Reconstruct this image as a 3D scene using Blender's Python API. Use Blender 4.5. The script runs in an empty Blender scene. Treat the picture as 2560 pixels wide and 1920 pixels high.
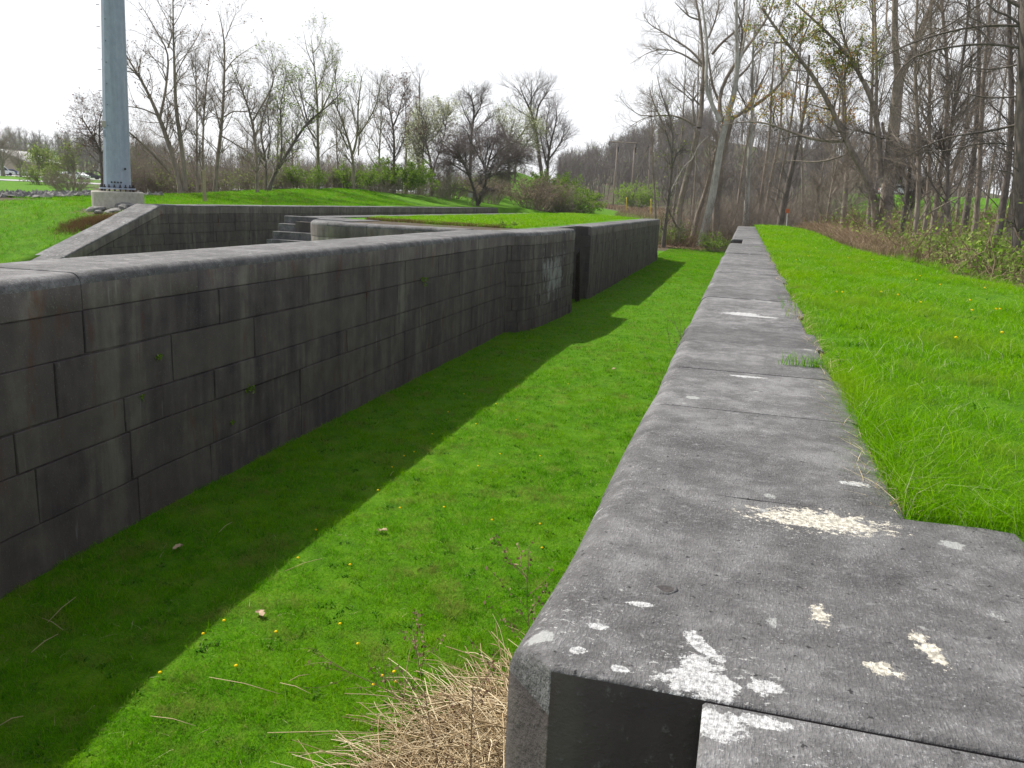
import bpy, math, random
import numpy as np
from mathutils import Matrix, Vector
rng = np.random.default_rng(7)
random.seed(7)
S = bpy.context.scene
COL = S.collection
# ------------------------------------------------------------------ camera model
IW, IH, FL = 2560.0, 1920.0, 2071.0
PITCH, YAW, ROLL = math.radians(12.52), math.radians(-14.963), math.radians(2.43)
cy, sy, cp, sp = math.cos(YAW), math.sin(YAW), math.cos(PITCH), math.sin(PITCH)
CF = np.array([sy*cp, cy*cp, -sp]); r0 = np.array([cy, -sy, 0.]); u0 = np.cross(r0, CF)
CR = r0*math.cos(ROLL) + u0*math.sin(ROLL); CU = -r0*math.sin(ROLL) + u0*math.cos(ROLL)
CC = np.array([0., 0., 1.0])
def ray(x, y): return CF + CR*((x-IW/2)/FL) - CU*((y-IH/2)/FL)
def atz(x, y, z): d = ray(x, y); return CC + d*((z-CC[2])/d[2])
def atx(x, y, X): d = ray(x, y); return CC + d*(X/d[0])
def atd(x, y, dist): d = ray(x, y); return CC + d*(dist/math.hypot(d[0], d[1]))
cam = bpy.data.cameras.new('camera'); camo = bpy.data.objects.new('camera', cam); COL.objects.link(camo)
cam.sensor_width = 36.0; cam.lens = FL/IW*36.0; cam.clip_end = 5000; cam.clip_start = 0.05
M = Matrix(((CR[0], CU[0], -CF[0], CC[0]), (CR[1], CU[1], -CF[1], CC[1]), (CR[2], CU[2], -CF[2], CC[2]), (0, 0, 0, 1)))
camo.matrix_world = M
S.camera = camo
# ------------------------------------------------------------------ light
SUN = Vector((-2.5, 0.9, 3.24)).normalized()
sl = bpy.data.lights.new('sun', 'SUN'); sl.energy = 5.0; sl.angle = math.radians(0.55); sl.color = (1.0, 0.95, 0.87)
so = bpy.data.objects.new('sun', sl); COL.objects.link(so); so.rotation_euler = (-SUN).to_track_quat('-Z', 'Y').to_euler()
so.location = (-60, 25, 90)
w = bpy.data.worlds.new('World'); S.world = w; w.use_nodes = True
nt = w.node_tree; nt.nodes.clear()
sky = nt.nodes.new('ShaderNodeTexSky'); sky.sky_type = 'NISHITA'; sky.sun_disc = False
sky.sun_elevation = math.asin(SUN.z); sky.sun_rotation = math.atan2(SUN.x, SUN.y)
sky.air_density = 1.0; sky.dust_density = 1.2; sky.ozone_density = 1.0
hs = nt.nodes.new('ShaderNodeHueSaturation'); hs.inputs['Saturation'].default_value = 0.30
bg = nt.nodes.new('ShaderNodeBackground'); bg.inputs['Strength'].default_value = 0.15
wo = nt.nodes.new('ShaderNodeOutputWorld')
hz_ = nt.nodes.new('ShaderNodeMix'); hz_.data_type = 'RGBA'; hz_.inputs[0].default_value = .5; hz_.inputs[7].default_value = (5.0, 5.05, 5.2, 1)
tc = nt.nodes.new('ShaderNodeTexCoord'); dt = nt.nodes.new('ShaderNodeVectorMath'); dt.operation = 'DOT_PRODUCT'; dt.inputs[1].default_value = Vector((-.5, .85, .18)).normalized()
mr = nt.nodes.new('ShaderNodeMapRange'); mr.interpolation_type = 'SMOOTHSTEP'; mr.inputs[1].default_value = -.1; mr.inputs[2].default_value = .75; mr.inputs[3].default_value = .04; mr.inputs[4].default_value = .9
nt.links.new(tc.outputs['Generated'], dt.inputs[0]); nt.links.new(dt.outputs['Value'], mr.inputs[0]); nt.links.new(mr.outputs[0], hz_.inputs[0])
nt.links.new(sky.outputs[0], hs.inputs['Color']); nt.links.new(hs.outputs[0], hz_.inputs[6]); nt.links.new(hz_.outputs[2], bg.inputs[0]); nt.links.new(bg.outputs[0], wo.inputs[0])
S.view_settings.view_transform = 'Standard'; S.view_settings.look = 'None'
S.view_settings.exposure = 0.55; S.view_settings.gamma = 1.0
S.render.engine = 'CYCLES'; S.cycles.use_denoising = True
S.cycles.max_bounces = 6; S.cycles.transparent_max_bounces = 4; S.cycles.diffuse_bounces = 3
# ------------------------------------------------------------------ node helpers
class G:
    def __init__(s, name):
        s.m = bpy.data.materials.new(name); s.m.use_nodes = True; s.t = s.m.node_tree; s.t.nodes.clear()
        s.out = s.t.nodes.new('ShaderNodeOutputMaterial')
        s.geo = s.t.nodes.new('ShaderNodeNewGeometry'); s.pos = s.geo.outputs['Position']; s.isl = s.geo.outputs['Random Per Island']
    def put(s, sock, v):
        if isinstance(v, bpy.types.NodeSocket): s.t.links.new(v, sock)
        elif v is not None:
            if hasattr(sock.default_value, '__len__') and not hasattr(v, '__len__'): v = (v, v, v, 1)[:len(sock.default_value)]
            elif hasattr(v, '__len__') and len(sock.default_value) == 4 and len(v) == 3: v = (*v, 1)
            sock.default_value = v
    def math(s, op, a, b=None, c=False):
        n = s.t.nodes.new('ShaderNodeMath'); n.operation = op; n.use_clamp = c
        s.put(n.inputs[0], a); s.put(n.inputs[1], b); return n.outputs[0]
    def map(s, v, scale=(1, 1, 1), loc=(0, 0, 0), rot=(0, 0, 0)):
        n = s.t.nodes.new('ShaderNodeMapping'); s.put(n.inputs['Vector'], v); n.inputs['Scale'].default_value = scale
        n.inputs['Location'].default_value = loc; n.inputs['Rotation'].default_value = rot; return n.outputs[0]
    def noise(s, v, scale, detail=4, rough=.55, dist=0):
        n = s.t.nodes.new('ShaderNodeTexNoise'); s.put(n.inputs['Vector'], v); n.inputs['Scale'].default_value = scale
        n.inputs['Detail'].default_value = detail; n.inputs['Roughness'].default_value = rough; n.inputs['Distortion'].default_value = dist
        return n.outputs['Fac']
    def vor(s, v, scale, rand=1, out='Distance'):
        n = s.t.nodes.new('ShaderNodeTexVoronoi'); s.put(n.inputs['Vector'], v); n.inputs['Scale'].default_value = scale
        n.inputs['Randomness'].default_value = rand; return n.outputs[out]
    def step(s, v, a, b):   # smooth map a->0, b->1
        n = s.t.nodes.new('ShaderNodeMapRange'); n.interpolation_type = 'SMOOTHSTEP'
        s.put(n.inputs[0], v); n.inputs[1].default_value = a; n.inputs[2].default_value = b; return n.outputs[0]
    def ramp(s, f, stops):
        n = s.t.nodes.new('ShaderNodeValToRGB'); s.put(n.inputs[0], f); e = n.color_ramp.elements
        while len(e) < len(stops): e.new(.5)
        for i, (p, c) in enumerate(stops):
            e[i].position = p; e[i].color = (c, c, c, 1) if not hasattr(c, '__len__') else (*c, 1)
        return n.outputs[0]
    def mix(s, f, a, b, mode='MIX'):
        n = s.t.nodes.new('ShaderNodeMix'); n.data_type = 'RGBA'; n.blend_type = mode
        s.put(n.inputs[0], f); s.put(n.inputs[6], a); s.put(n.inputs[7], b); return n.outputs[2]
    def sep(s, v):
        n = s.t.nodes.new('ShaderNodeSeparateXYZ'); s.put(n.inputs[0], v); return n.outputs
    def attr(s, name):
        n = s.t.nodes.new('ShaderNodeAttribute'); n.attribute_name = name; return n.outputs['Fac']
    def bump(s, h, strength=.5, dist=.01):
        n = s.t.nodes.new('ShaderNodeBump'); n.inputs['Strength'].default_value = strength; n.inputs['Distance'].default_value = dist
        s.put(n.inputs['Height'], h); return n.outputs[0]
    def bsdf(s, col, rough=.9, spec=.25, metal=0, normal=None, **k):
        n = s.t.nodes.new('ShaderNodeBsdfPrincipled'); s.put(n.inputs['Base Color'], col); s.put(n.inputs['Roughness'], rough)
        n.inputs['Specular IOR Level'].default_value = spec; s.put(n.inputs['Metallic'], metal)
        if normal is not None: s.put(n.inputs['Normal'], normal)
        s.t.links.new(n.outputs[0], s.out.inputs[0]); return n
    def leaf(s, col, trans=.4, spec=.2):
        a = s.t.nodes.new('ShaderNodeBsdfDiffuse'); s.put(a.inputs[0], col)
        b = s.t.nodes.new('ShaderNodeBsdfTranslucent'); s.put(b.inputs[0], col)
        m = s.t.nodes.new('ShaderNodeMixShader'); m.inputs[0].default_value = trans
        s.t.links.new(a.outputs[0], m.inputs[1]); s.t.links.new(b.outputs[0], m.inputs[2]); s.t.links.new(m.outputs[0], s.out.inputs[0])
    def ellipse(s, x, y, rx, ry, edge, ang=0):   # 1 inside, noisy rim
        p = s.map(s.pos, (1, 1, 0), (0, 0, 0))
        q = s.t.nodes.new('ShaderNodeMapping'); q.vector_type = 'TEXTURE'; s.put(q.inputs['Vector'], p)
        q.inputs['Location'].default_value = (x, y, 0); q.inputs['Rotation'].default_value = (0, 0, ang); q.inputs['Scale'].default_value = (rx, ry, 1)
        l = s.t.nodes.new('ShaderNodeVectorMath'); l.operation = 'LENGTH'; s.put(l.inputs[0], q.outputs[0])
        return s.step(s.math('ADD', l.outputs['Value'], edge), 1.06, .94)
# ------------------------------------------------------------------ materials
def stone_top():
    g = G('weathered_limestone_top'); p = g.pos
    big = g.noise(p, 1.6, 5, .6); mid = g.noise(p, 14, 6, .7); fine = g.noise(p, 90, 3, .6)
    hat = g.noise(g.map(p, (160, 42, 60), rot=(0, 0, .25)), 1, 2, .6)
    blot = g.noise(p, 5.5, 6, .75)
    c = g.ramp(g.math('ADD', g.math('MULTIPLY', big, .45), g.math('MULTIPLY', blot, .55)), [(.36, (.038, .037, .038)), (.5, (.078, .0765, .078)), (.63, (.145, .1435, .146))])
    c = g.mix(g.math('MULTIPLY', g.step(fine, .48, .70), .45), c, (.13, .13, .135))
    c = g.mix(g.math('MULTIPLY', g.step(g.noise(g.map(p, (1, 1.6, 1), (3, 1, 0)), 13, 7, .8), .55, .66), .55), c, (.21, .21, .215))
    c = g.mix(g.math('MULTIPLY', g.math('MULTIPLY', g.step(hat, .54, .70), g.step(blot, .44, .6)), .8), c, (.19, .19, .195))
    c = g.mix(g.math('MULTIPLY', g.step(g.noise(p, 130, 2, .6), .62, .72), g.step(mid, .46, .56)), c, (.26, .26, .265))
    c = g.mix(g.step(g.noise(p, 36, 3, .6), .38, .28), c, (.02, .0195, .02))
    oi = g.t.nodes.new('ShaderNodeObjectInfo'); tv = g.math('ADD', .9, g.math('MULTIPLY', oi.outputs['Random'], .42)); c = g.mix(1., c, g.t.nodes.new('ShaderNodeCombineColor').outputs[0], 'MULTIPLY'); cc = [n for n in g.t.nodes if n.bl_idname == 'ShaderNodeCombineColor'][-1]
    for i_ in range(3): g.put(cc.inputs[i_], tv)
    # small round lichen spots, each with its own size
    vd = g.t.nodes.new('ShaderNodeTexVoronoi'); g.put(vd.inputs['Vector'], g.map(p, (1, 1, .3))); vd.inputs['Scale'].default_value = 5.5
    sz = g.math('MULTIPLY', g.math('POWER', g.sep(vd.outputs['Color'])[0], 6), .24)
    dd = g.math('ADD', vd.outputs['Distance'], g.math('MULTIPLY', g.math('SUBTRACT', g.noise(p, 55, 5, .75), .5), .34))
    spot = g.step(g.math('SUBTRACT', sz, dd), -.03, .03)
    c = g.mix(g.math('MULTIPLY', spot, .6), c, (.34, .35, .345))
    rough_edge = g.math('MULTIPLY', g.math('SUBTRACT', g.noise(p, 28, 6, .75), .5), 5.0)
    soft_edge = g.math('MULTIPLY', g.math('SUBTRACT', g.noise(p, 26, 6, .75), .5), 3.4)
    cream = g.math('MAXIMUM', g.ellipse(.33, 2.79, .19, .085, rough_edge, .05), g.ellipse(.52, 1.99, .022, .07, rough_edge, .3))
    cream = g.math('MAXIMUM', cream, g.ellipse(.4, 1.86, .035, .028, rough_edge)); cream = g.math('MAXIMUM', cream, g.ellipse(.28, 2.09, .02, .05, rough_edge))
    c = g.mix(cream, c, g.mix(g.step(g.noise(p, 60, 4), .4, .6), (.25, .235, .2), (.5, .475, .41)))
    wh = None
    for e in ((-.0, 1.665, .085, .055, .1), (.0, 1.735, .04, .05, .5), (-.0, 1.82, .022, .075, .55), (.135, 1.70, .04, .026, .1), (.04, 1.53, .055, .05, .2), (.13, 1.57, .05, .022, .2),
              (-.16, 1.985, .03, .016, 0), (-.25, 1.84, .022, .018, .2), (-.27, 1.71, .022, .014, .1), (-.17, 1.665, .018, .014, 0),
              (.05, 8.45, .16, .13, .1), (.2, 8.35, .2, .06, 0), (.5, 3.25, .05, .03, .1), (.1, 5.2, .1, .03, 0)):
        q = g.ellipse(e[0], e[1], e[2], e[3], soft_edge, e[4]); wh = q if wh is None else g.math('MAXIMUM', wh, q)
    c = g.mix(g.math('MULTIPLY', wh, g.ramp(g.noise(p, 70, 5, .75), [(.36, .12), (.56, .95)])), c, (.44, .445, .45))
    sat = g.math('MULTIPLY', g.step(g.noise(g.map(p, (1, 1.5, 1)), 34, 5, .8), .56, .64), g.math('MAXIMUM', g.math('MAXIMUM', g.ellipse(.0, 1.72, .2, .13, soft_edge, .2), g.ellipse(.3, 2.75, .26, .13, soft_edge)), g.math('MAXIMUM', g.ellipse(-.3, 1.85, .1, .12, soft_edge), g.ellipse(.05, 8.4, .3, .5, soft_edge))))
    c = g.mix(g.math('MULTIPLY', sat, .8), c, (.36, .36, .355))
    h = g.math('ADD', g.math('MULTIPLY', fine, .5), g.math('ADD', mid, g.math('MULTIPLY', hat, .5)))
    g.bsdf(c, .86, .3, normal=g.bump(h, .7, .012)); return g.m
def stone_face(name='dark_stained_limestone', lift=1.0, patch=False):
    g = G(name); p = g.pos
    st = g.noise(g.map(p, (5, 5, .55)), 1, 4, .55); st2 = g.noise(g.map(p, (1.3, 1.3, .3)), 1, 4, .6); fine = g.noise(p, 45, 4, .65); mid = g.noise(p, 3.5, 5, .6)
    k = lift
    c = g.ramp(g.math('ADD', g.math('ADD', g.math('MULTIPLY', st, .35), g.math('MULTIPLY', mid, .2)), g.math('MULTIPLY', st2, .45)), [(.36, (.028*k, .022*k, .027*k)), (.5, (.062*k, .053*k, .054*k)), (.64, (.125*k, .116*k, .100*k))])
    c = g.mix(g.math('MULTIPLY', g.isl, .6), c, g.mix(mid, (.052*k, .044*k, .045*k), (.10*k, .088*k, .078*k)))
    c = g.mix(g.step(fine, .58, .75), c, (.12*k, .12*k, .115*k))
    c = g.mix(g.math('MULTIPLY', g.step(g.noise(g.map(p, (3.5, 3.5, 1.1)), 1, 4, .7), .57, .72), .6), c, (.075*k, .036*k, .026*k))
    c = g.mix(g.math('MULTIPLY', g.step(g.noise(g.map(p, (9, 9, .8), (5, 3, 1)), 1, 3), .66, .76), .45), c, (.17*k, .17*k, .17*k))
    if patch:
        x, y, z = g.sep(p)
        e = g.math('MULTIPLY', g.math('SUBTRACT', g.noise(g.map(p, (3.6, 3.6, 1.5)), 1, 6, .8), .5), 6.0)
        a = g.math('ABSOLUTE', g.math('DIVIDE', g.math('SUBTRACT', y, 29.1), 1.25)); b = g.math('ABSOLUTE', g.math('DIVIDE', g.math('SUBTRACT', z, -1.62), .72))
        f = g.step(g.math('ADD', g.math('MAXIMUM', a, b), e), 1.1, .2)
        f = g.math('MULTIPLY', f, g.step(x, -9, -8))
        c = g.mix(g.math('MULTIPLY', f, .62), c, (.34, .34, .35))
    g.bsdf(c, .9, .2, normal=g.bump(g.math('ADD', g.math('MULTIPLY', fine, .5), mid), .6, .02)); return g.m
def simple(name, col, rough=.8, spec=.3, metal=0, nz=12, var=.35, bump=.3):
    g = G(name); n = g.noise(g.pos, nz, 5, .65); d = tuple(v*(1-var) for v in col); l = tuple(min(1, v*(1+var)) for v in col)
    g.bsdf(g.ramp(n, [(.3, d), (.7, l)]), rough, spec, metal, g.bump(n, bump, .01)); return g.m
def bark(name, a, b):
    g = G(name); n = g.noise(g.map(g.pos, (9, 9, 2.2)), 1, 5, .7); n2 = g.noise(g.pos, .8, 3)
    c = g.ramp(g.math('ADD', g.math('MULTIPLY', n, .65), g.math('MULTIPLY', n2, .35)), [(.32, a), (.66, b)])
    g.bsdf(c, .92, .15, normal=g.bump(n, .6, .03)); return g.m
def grassmat(name, stops, yellow, dry, trans):
    g = G(name); c = g.ramp(g.isl, stops); p = g.pos
    a = g.noise(g.map(p, (1, 1, 0)), .55, 4, .6); b = g.noise(g.map(p, (1, 1, 0), (7, 3, 0)), 1.3, 5, .7)
    c = g.mix(g.math('MULTIPLY', g.step(a, .42, .62), .55), c, yellow)
    c = g.mix(g.math('MULTIPLY', g.step(b, .50, .64), .8), c, dry)
    c = g.mix(g.math('MULTIPLY', g.step(g.noise(g.map(p, (1, 1, 0), (1, 9, 0)), 2.6, 5, .7), .54, .68), .6), c, g.mix(.5, c, (.012, .08, .002)))
    g.leaf(c, trans); return g.m
def leafmat(name, stops, trans=.45):
    g = G(name); g.leaf(g.ramp(g.isl, stops), trans); return g.m
def ground_mat():
    g = G('ground_cover'); p = g.pos; lawn = g.attr('lawn'); dirt = g.attr('dirt')
    n1 = g.noise(p, .35, 5, .6); n2 = g.noise(p, 3, 5, .65); n3 = g.noise(p, 40, 4, .7); n4 = g.noise(p, 160, 2, .6)
    gr = g.ramp(g.math('ADD', g.math('MULTIPLY', n3, .5), g.math('MULTIPLY', n2, .5)), [(.3, (.022, .07, .002)), (.5, (.065, .175, .004)), (.7, (.13, .27, .006))])
    gr = g.mix(g.step(g.math('ADD', g.math('MULTIPLY', n2, .5), g.math('MULTIPLY', n4, .5)), .54, .68), gr, (.13, .15, .03))
    rg = g.ramp(g.math('ADD', g.math('MULTIPLY', n3, .4), g.math('MULTIPLY', n2, .6)), [(.3, (.04, .032, .024)), (.5, (.085, .068, .05)), (.72, (.15, .122, .09))])
    rg = g.mix(g.step(n1, .5, .62), rg, g.mix(n3, (.03, .06, .012), (.09, .15, .03)))
    f = g.step(g.math('ADD', lawn, g.math('MULTIPLY', g.math('SUBTRACT', g.noise(p, 1.7, 5, .65), .5), .7)), .42, .58)
    c = g.mix(f, rg, gr)
    c = g.mix(g.step(g.math('ADD', dirt, g.math('MULTIPLY', g.math('SUBTRACT', n2, .5), .8)), .45, .6), c, g.mix(n3, (.07, .055, .04), (.2, .16, .12)))
    g.bsdf(c, .95, .1, normal=g.bump(g.math('ADD', n3, n2), .8, .05)); return g.m
MT = dict(
    top=stone_top(), face=stone_face(patch=True, lift=1.25), coping_face=stone_face('coping_stone_face', 1.9), end=stone_face('end_block_stone', 1.0),
    ground=ground_mat(),
    grass=grassmat('lawn_grass', [(0, (.042, .18, .002)), (.5, (.095, .315, .003)), (.9, (.17, .41, .005)), (.95, (.2, .22, .04)), (1, (.3, .27, .12))], (.19, .37, .003), (.24, .25, .065), .45),
    tall=grassmat('long_grass', [(0, (.075, .22, .002)), (.6, (.14, .345, .004)), (.9, (.22, .42, .008)), (.96, (.34, .44, .16)), (1, (.5, .5, .33))], (.22, .38, .004), (.2, .30, .03), .5),
    straw=leafmat('dry_straw', [(0, (.20, .145, .08)), (.5, (.46, .355, .215)), (1, (.70, .60, .42))], .2), weedleaf=leafmat('lawn_weed_leaves', [(0, (.02, .09, .006)), (.6, (.045, .15, .012)), (1, (.13, .2, .06))], .35),
    redgrass=leafmat('rusty_dry_grass', [(0, (.09, .045, .025)), (.6, (.16, .085, .05)), (1, (.14, .16, .05))], .25),
    brush=leafmat('dry_brush', [(0, (.12, .085, .055)), (.55, (.24, .17, .115)), (1, (.38, .29, .20))], .15),
    bark=bark('grey_brown_bark', (.11, .092, .076), (.33, .28, .235)), dark=bark('dark_bark', (.06, .052, .046), (.19, .163, .145)),
    pale=bark('pale_sycamore_bark', (.22, .2, .18), (.52, .50, .46)), purple=bark('purplish_twig_bark', (.10, .08, .08), (.22, .18, .18)),
    olive=bark('olive_bark', (.11, .1, .07), (.3, .27, .19)),
    far=bark('distant_wood', (.11, .095, .09), (.21, .185, .172)),
    bud=leafmat('young_green_leaves', [(0, (.10, .17, .03)), (.6, (.20, .27, .06)), (1, (.33, .38, .12))], .5),
    orange=leafmat('orange_yellow_buds', [(0, (.30, .10, .02)), (.35, (.38, .2, .03)), (.7, (.34, .32, .06)), (1, (.26, .34, .08))], .5),
    redbud=leafmat('reddish_buds', [(0, (.12, .06, .05)), (1, (.2, .12, .08))], .3),
    blossom=leafmat('cream_blossom', [(0, (.3, .32, .14)), (.5, (.5, .52, .34)), (1, (.68, .68, .56))], .4),
    shrub=leafmat('shrub_green', [(0, (.08, .15, .018)), (.6, (.17, .29, .03)), (1, (.28, .39, .07))], .45),
    limeleaf=leafmat('lime_leaves', [(0, (.12, .22, .02)), (1, (.26, .40, .05))], .5),
    brownleaf=leafmat('withered_leaves', [(0, (.16, .12, .09)), (1, (.34, .27, .20))], .2),
    concrete=simple('cast_concrete', (.40, .37, .33), .9, .2, 0, 6, .18), rock=simple('grey_rock', (.16, .155, .15), .9, .2, 0, 7, .5, .8),
    steelw=simple('post_wood', (.30, .24, .165), .85, .2, 0, 20, .3), timber=simple('rotten_timber', (.045, .036, .03), .9, .15, 0, 16, .5, .8),
    polewood=simple('pole_wood', (.24, .2, .165), .9, .2, 0, 5, .25), iron=simple('rusted_iron', (.035, .03, .03), .75, .4, 0, 60, .6),
    white=simple('white_paint', (.72, .72, .70), .5, .4, 0, 3, .06, .05), signp=simple('sign_panel', (.34, .34, .33), .6, .3, 0, 20, .25),
    orangep=simple('orange_paint', (.42, .12, .05), .6, .3, 0, 9, .12), yellowp=simple('yellow_marker', (.70, .52, .05), .5, .4, 0, 5, .1),
    wallp=simple('tan_block_wall', (.34, .29, .23), .9, .2, 0, 4, .12), roofp=simple('pale_metal_roof', (.62, .61, .60), .45, .4, .0, 3, .12),
    trimp=simple('dark_opening', (.05, .045, .045), .6, .3, 0, 3, .1), brickp=simple('red_brick', (.25, .10, .07), .9, .2, 0, 15, .25),
    asph=simple('pale_asphalt', (.30, .30, .31), .9, .2, 0, 4, .15), rubber=simple('tyre_rubber', (.02, .02, .02), .8, .3, 0, 30, .2), glass=simple('car_glass', (.03, .04, .05), .08, .6, 0, 2, .1, 0),
    car_white=simple('white_car_paint', (.74, .75, .76), .25, .5, 0, 2, .03, 0), car_silver=simple('silver_car_paint', (.5, .51, .52), .3, .5, .3, 2, .05, 0),
    car_dark=simple('dark_car_paint', (.03, .032, .04), .25, .5, 0, 2, .1, 0), car_blue=simple('blue_car_paint', (.05, .09, .2), .25, .5, 0, 2, .1, 0), lamp=simple('lamp_lens', (.5, .12, .08), .2, .5, 0, 2, .1, 0),
    yellow=leafmat('dandelion_yellow', [(0, (.75, .50, .01)), (1, (.85, .62, .03))], .25), deadleaf=leafmat('fallen_leaf', [(0, (.42, .30, .21)), (1, (.52, .40, .29))], .2),
)
def galv():
    g = G('galvanised_steel'); n = g.noise(g.map(g.pos, (1, 1, .5)), 6, 6, .7); v = g.vor(g.pos, 22); s = g.noise(g.map(g.pos, (5, 5, .12)), 1, 4, .6)
    c = g.ramp(g.math('ADD', g.math('MULTIPLY', n, .55), g.math('MULTIPLY', s, .45)), [(.3, (.21, .25, .335)), (.55, (.30, .345, .445)), (.75, (.41, .46, .56))])
    c = g.mix(g.math('MULTIPLY', v, .25), c, (.33, .36, .39)); g.bsdf(c, .6, .4, .1); return g.m
MT['steel'] = galv()
# ------------------------------------------------------------------ object helpers
def smooth01(x, a, b): t = np.clip((np.asarray(x, float)-a)/(b-a), 0, 1); return t*t*(3-2*t)
def mk(name, V, F, mat, parent=None, smooth=True, attrs=None, mat2=None, midx=None):
    """V world coords; F list of int arrays (n,3)/(n,4)"""
    V = np.asarray(V, np.float64)
    if parent is not None: V = V - np.array(parent.location)
    me = bpy.data.meshes.new(name); F = [np.asarray(f, np.int32) for f in (F if isinstance(F, list) else [F]) if len(f)]
    me.vertices.add(len(V)); me.vertices.foreach_set('co', V.astype(np.float32).ravel())
    nl = sum(f.size for f in F); npoly = sum(len(f) for f in F)
    me.loops.add(nl); me.polygons.add(npoly)
    me.loops.foreach_set('vertex_index', np.concatenate([f.ravel() for f in F]))
    tot = np.concatenate([np.full(len(f), f.shape[1], np.int32) for f in F]); st = np.concatenate([[0], np.cumsum(tot)[:-1]]).astype(np.int32)
    me.polygons.foreach_set('loop_start', st)
    me.polygons.foreach_set('use_smooth', np.full(npoly, smooth))
    me.materials.append(mat)
    if mat2: me.materials.append(mat2); me.polygons.foreach_set('material_index', np.asarray(midx, np.int32))
    for k, a in (attrs or {}).items():
        at = me.attributes.new(k, 'FLOAT', 'POINT'); at.data.foreach_set('value', np.asarray(a, np.float32))
    me.update(calc_edges=True); me.validate()
    o = bpy.data.objects.new(name, me); COL.objects.link(o)
    if parent is not None: o.parent = parent
    return o
def tag(o, label=None, cat=None, group=None, kind=None):
    if label: o['label'] = label
    if cat: o['category'] = cat
    if group: o['group'] = group
    if kind: o['kind'] = kind
    return o
def thing(name, loc, label, cat, group=None):
    o = bpy.data.objects.new(name, None); o.empty_display_size = .2; COL.objects.link(o); o.location = loc
    return tag(o, label, cat, group)
class MB:
    def __init__(s): s.V = []; s.Q = []; s.T = []; s.n = 0
    def add(s, v, q=(), t=()):
        s.V.append(np.asarray(v, float)); 
        if len(q): s.Q.append(np.asarray(q)+s.n)
        if len(t): s.T.append(np.asarray(t)+s.n)
        s.n += len(v); return s
    def box(s, a, b, rot=0, c=None, bev=0):
        (x0, y0, z0), (x1, y1, z1) = a, b
        if bev:
            e = bev
            v = []
            for z, i in ((z0, e), (z0+e, 0), (z1-e, 0), (z1, e)):
                v += [(x0+i, y0+e if i == 0 else y0+e, z), (x0+e if 1 else 0, y0+i, z), (x1-e, y0+i, z), (x1-i, y0+e, z), (x1-i, y1-e, z), (x1-e, y1-i, z), (x0+e, y1-i, z), (x0+i, y1-e, z)]
            q = [(8*k+j, 8*k+(j+1) % 8, 8*(k+1)+(j+1) % 8, 8*(k+1)+j) for k in range(3) for j in range(8)]
            q += [(24, 25, 26, 27), (24, 27, 28, 31), (28, 29, 30, 31), (3, 2, 1, 0), (7, 4, 3, 0), (7, 6, 5, 4)]
        else:
            v = [(x0, y0, z0), (x1, y0, z0), (x1, y1, z0), (x0, y1, z0), (x0, y0, z1), (x1, y0, z1), (x1, y1, z1), (x0, y1, z1)]
            q = [(3, 2, 1, 0), (4, 5, 6, 7), (0, 1, 5, 4), (1, 2, 6, 5), (2, 3, 7, 6), (3, 0, 4, 7)]
        v = np.array(v, float)
        if rot:
            c = np.array(c if c is not None else ((x0+x1)/2, (y0+y1)/2, 0)); ca, sa = math.cos(rot), math.sin(rot); w_ = v-c
            v = np.stack([w_[:, 0]*ca-w_[:, 1]*sa, w_[:, 0]*sa+w_[:, 1]*ca, w_[:, 2]], 1)+c
        return s.add(v, q)
    def tube(s, pts, r, n=8, cap=True):
        P = np.asarray(pts, float)[None]; R = np.broadcast_to(np.asarray(r, float), (P.shape[1],))[None]
        v, q = tubes(P, R, n); k = len(pts); s.add(v, q)
        if cap: s.T.append(np.array([(s.n-n, s.n-n+j, s.n-n+j+1) for j in range(1, n-1)])); s.T.append(np.array([(s.n-k*n, s.n-k*n+j+1, s.n-k*n+j) for j in range(1, n-1)]))
        return s
    def build(s, name, mat, parent=None, smooth=False):
        F = []
        if s.Q: F.append(np.concatenate(s.Q))
        if s.T: F.append(np.concatenate(s.T))
        return mk(name, np.concatenate(s.V), F, mat, parent, smooth)
def nrm(a): return a/np.maximum(np.linalg.norm(a, axis=-1, keepdims=True), 1e-9)
def tubes(P, R, n):
    """P (m,K,3), R (m,K) -> verts, quads"""
    m, K, _ = P.shape
    T = nrm(np.gradient(P, axis=1)); mean = nrm(P[:, -1]-P[:, 0])
    ref = np.where(np.abs(mean[:, 2:3]) > .8, np.array([[1., 0, 0]]), np.array([[0, 0, 1.]]))[:, None, :]
    N = nrm(np.cross(T, np.broadcast_to(ref, T.shape))); B = np.cross(T, N)
    a = np.arange(n)*2*np.pi/n
    V = P[:, :, None, :] + R[:, :, None, None]*(np.cos(a)[None, None, :, None]*N[:, :, None, :] + np.sin(a)[None, None, :, None]*B[:, :, None, :])
    idx = np.arange(m*K*n).reshape(m, K, n); nx = np.roll(idx, -1, 2)
    q = np.stack([idx[:, :-1], nx[:, :-1], nx[:, 1:], idx[:, 1:]], -1).reshape(-1, 4)
    return V.reshape(-1, 3), q
def cat_tubes(parts):
    V, Q, n = [], [], 0
    for P, R, sd in parts:
        if len(P) == 0: continue
        v, q = tubes(P, R, sd); V.append(v); Q.append(q+n); n += len(v)
    return np.concatenate(V), np.concatenate(Q)
def resample(P, R, K):
    P = np.asarray(P, float); d = np.concatenate([[0], np.cumsum(np.linalg.norm(np.diff(P, axis=0), axis=1))]); t = np.linspace(0, d[-1], K)
    # smooth by Catmull-like interpolation: linear then relax
    Q = np.stack([np.interp(t, d, P[:, i]) for i in range(3)], 1)
    for _ in range(2): Q[1:-1] = .25*Q[:-2]+.5*Q[1:-1]+.25*Q[2:]
    return Q, np.interp(t, d, R)
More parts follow.
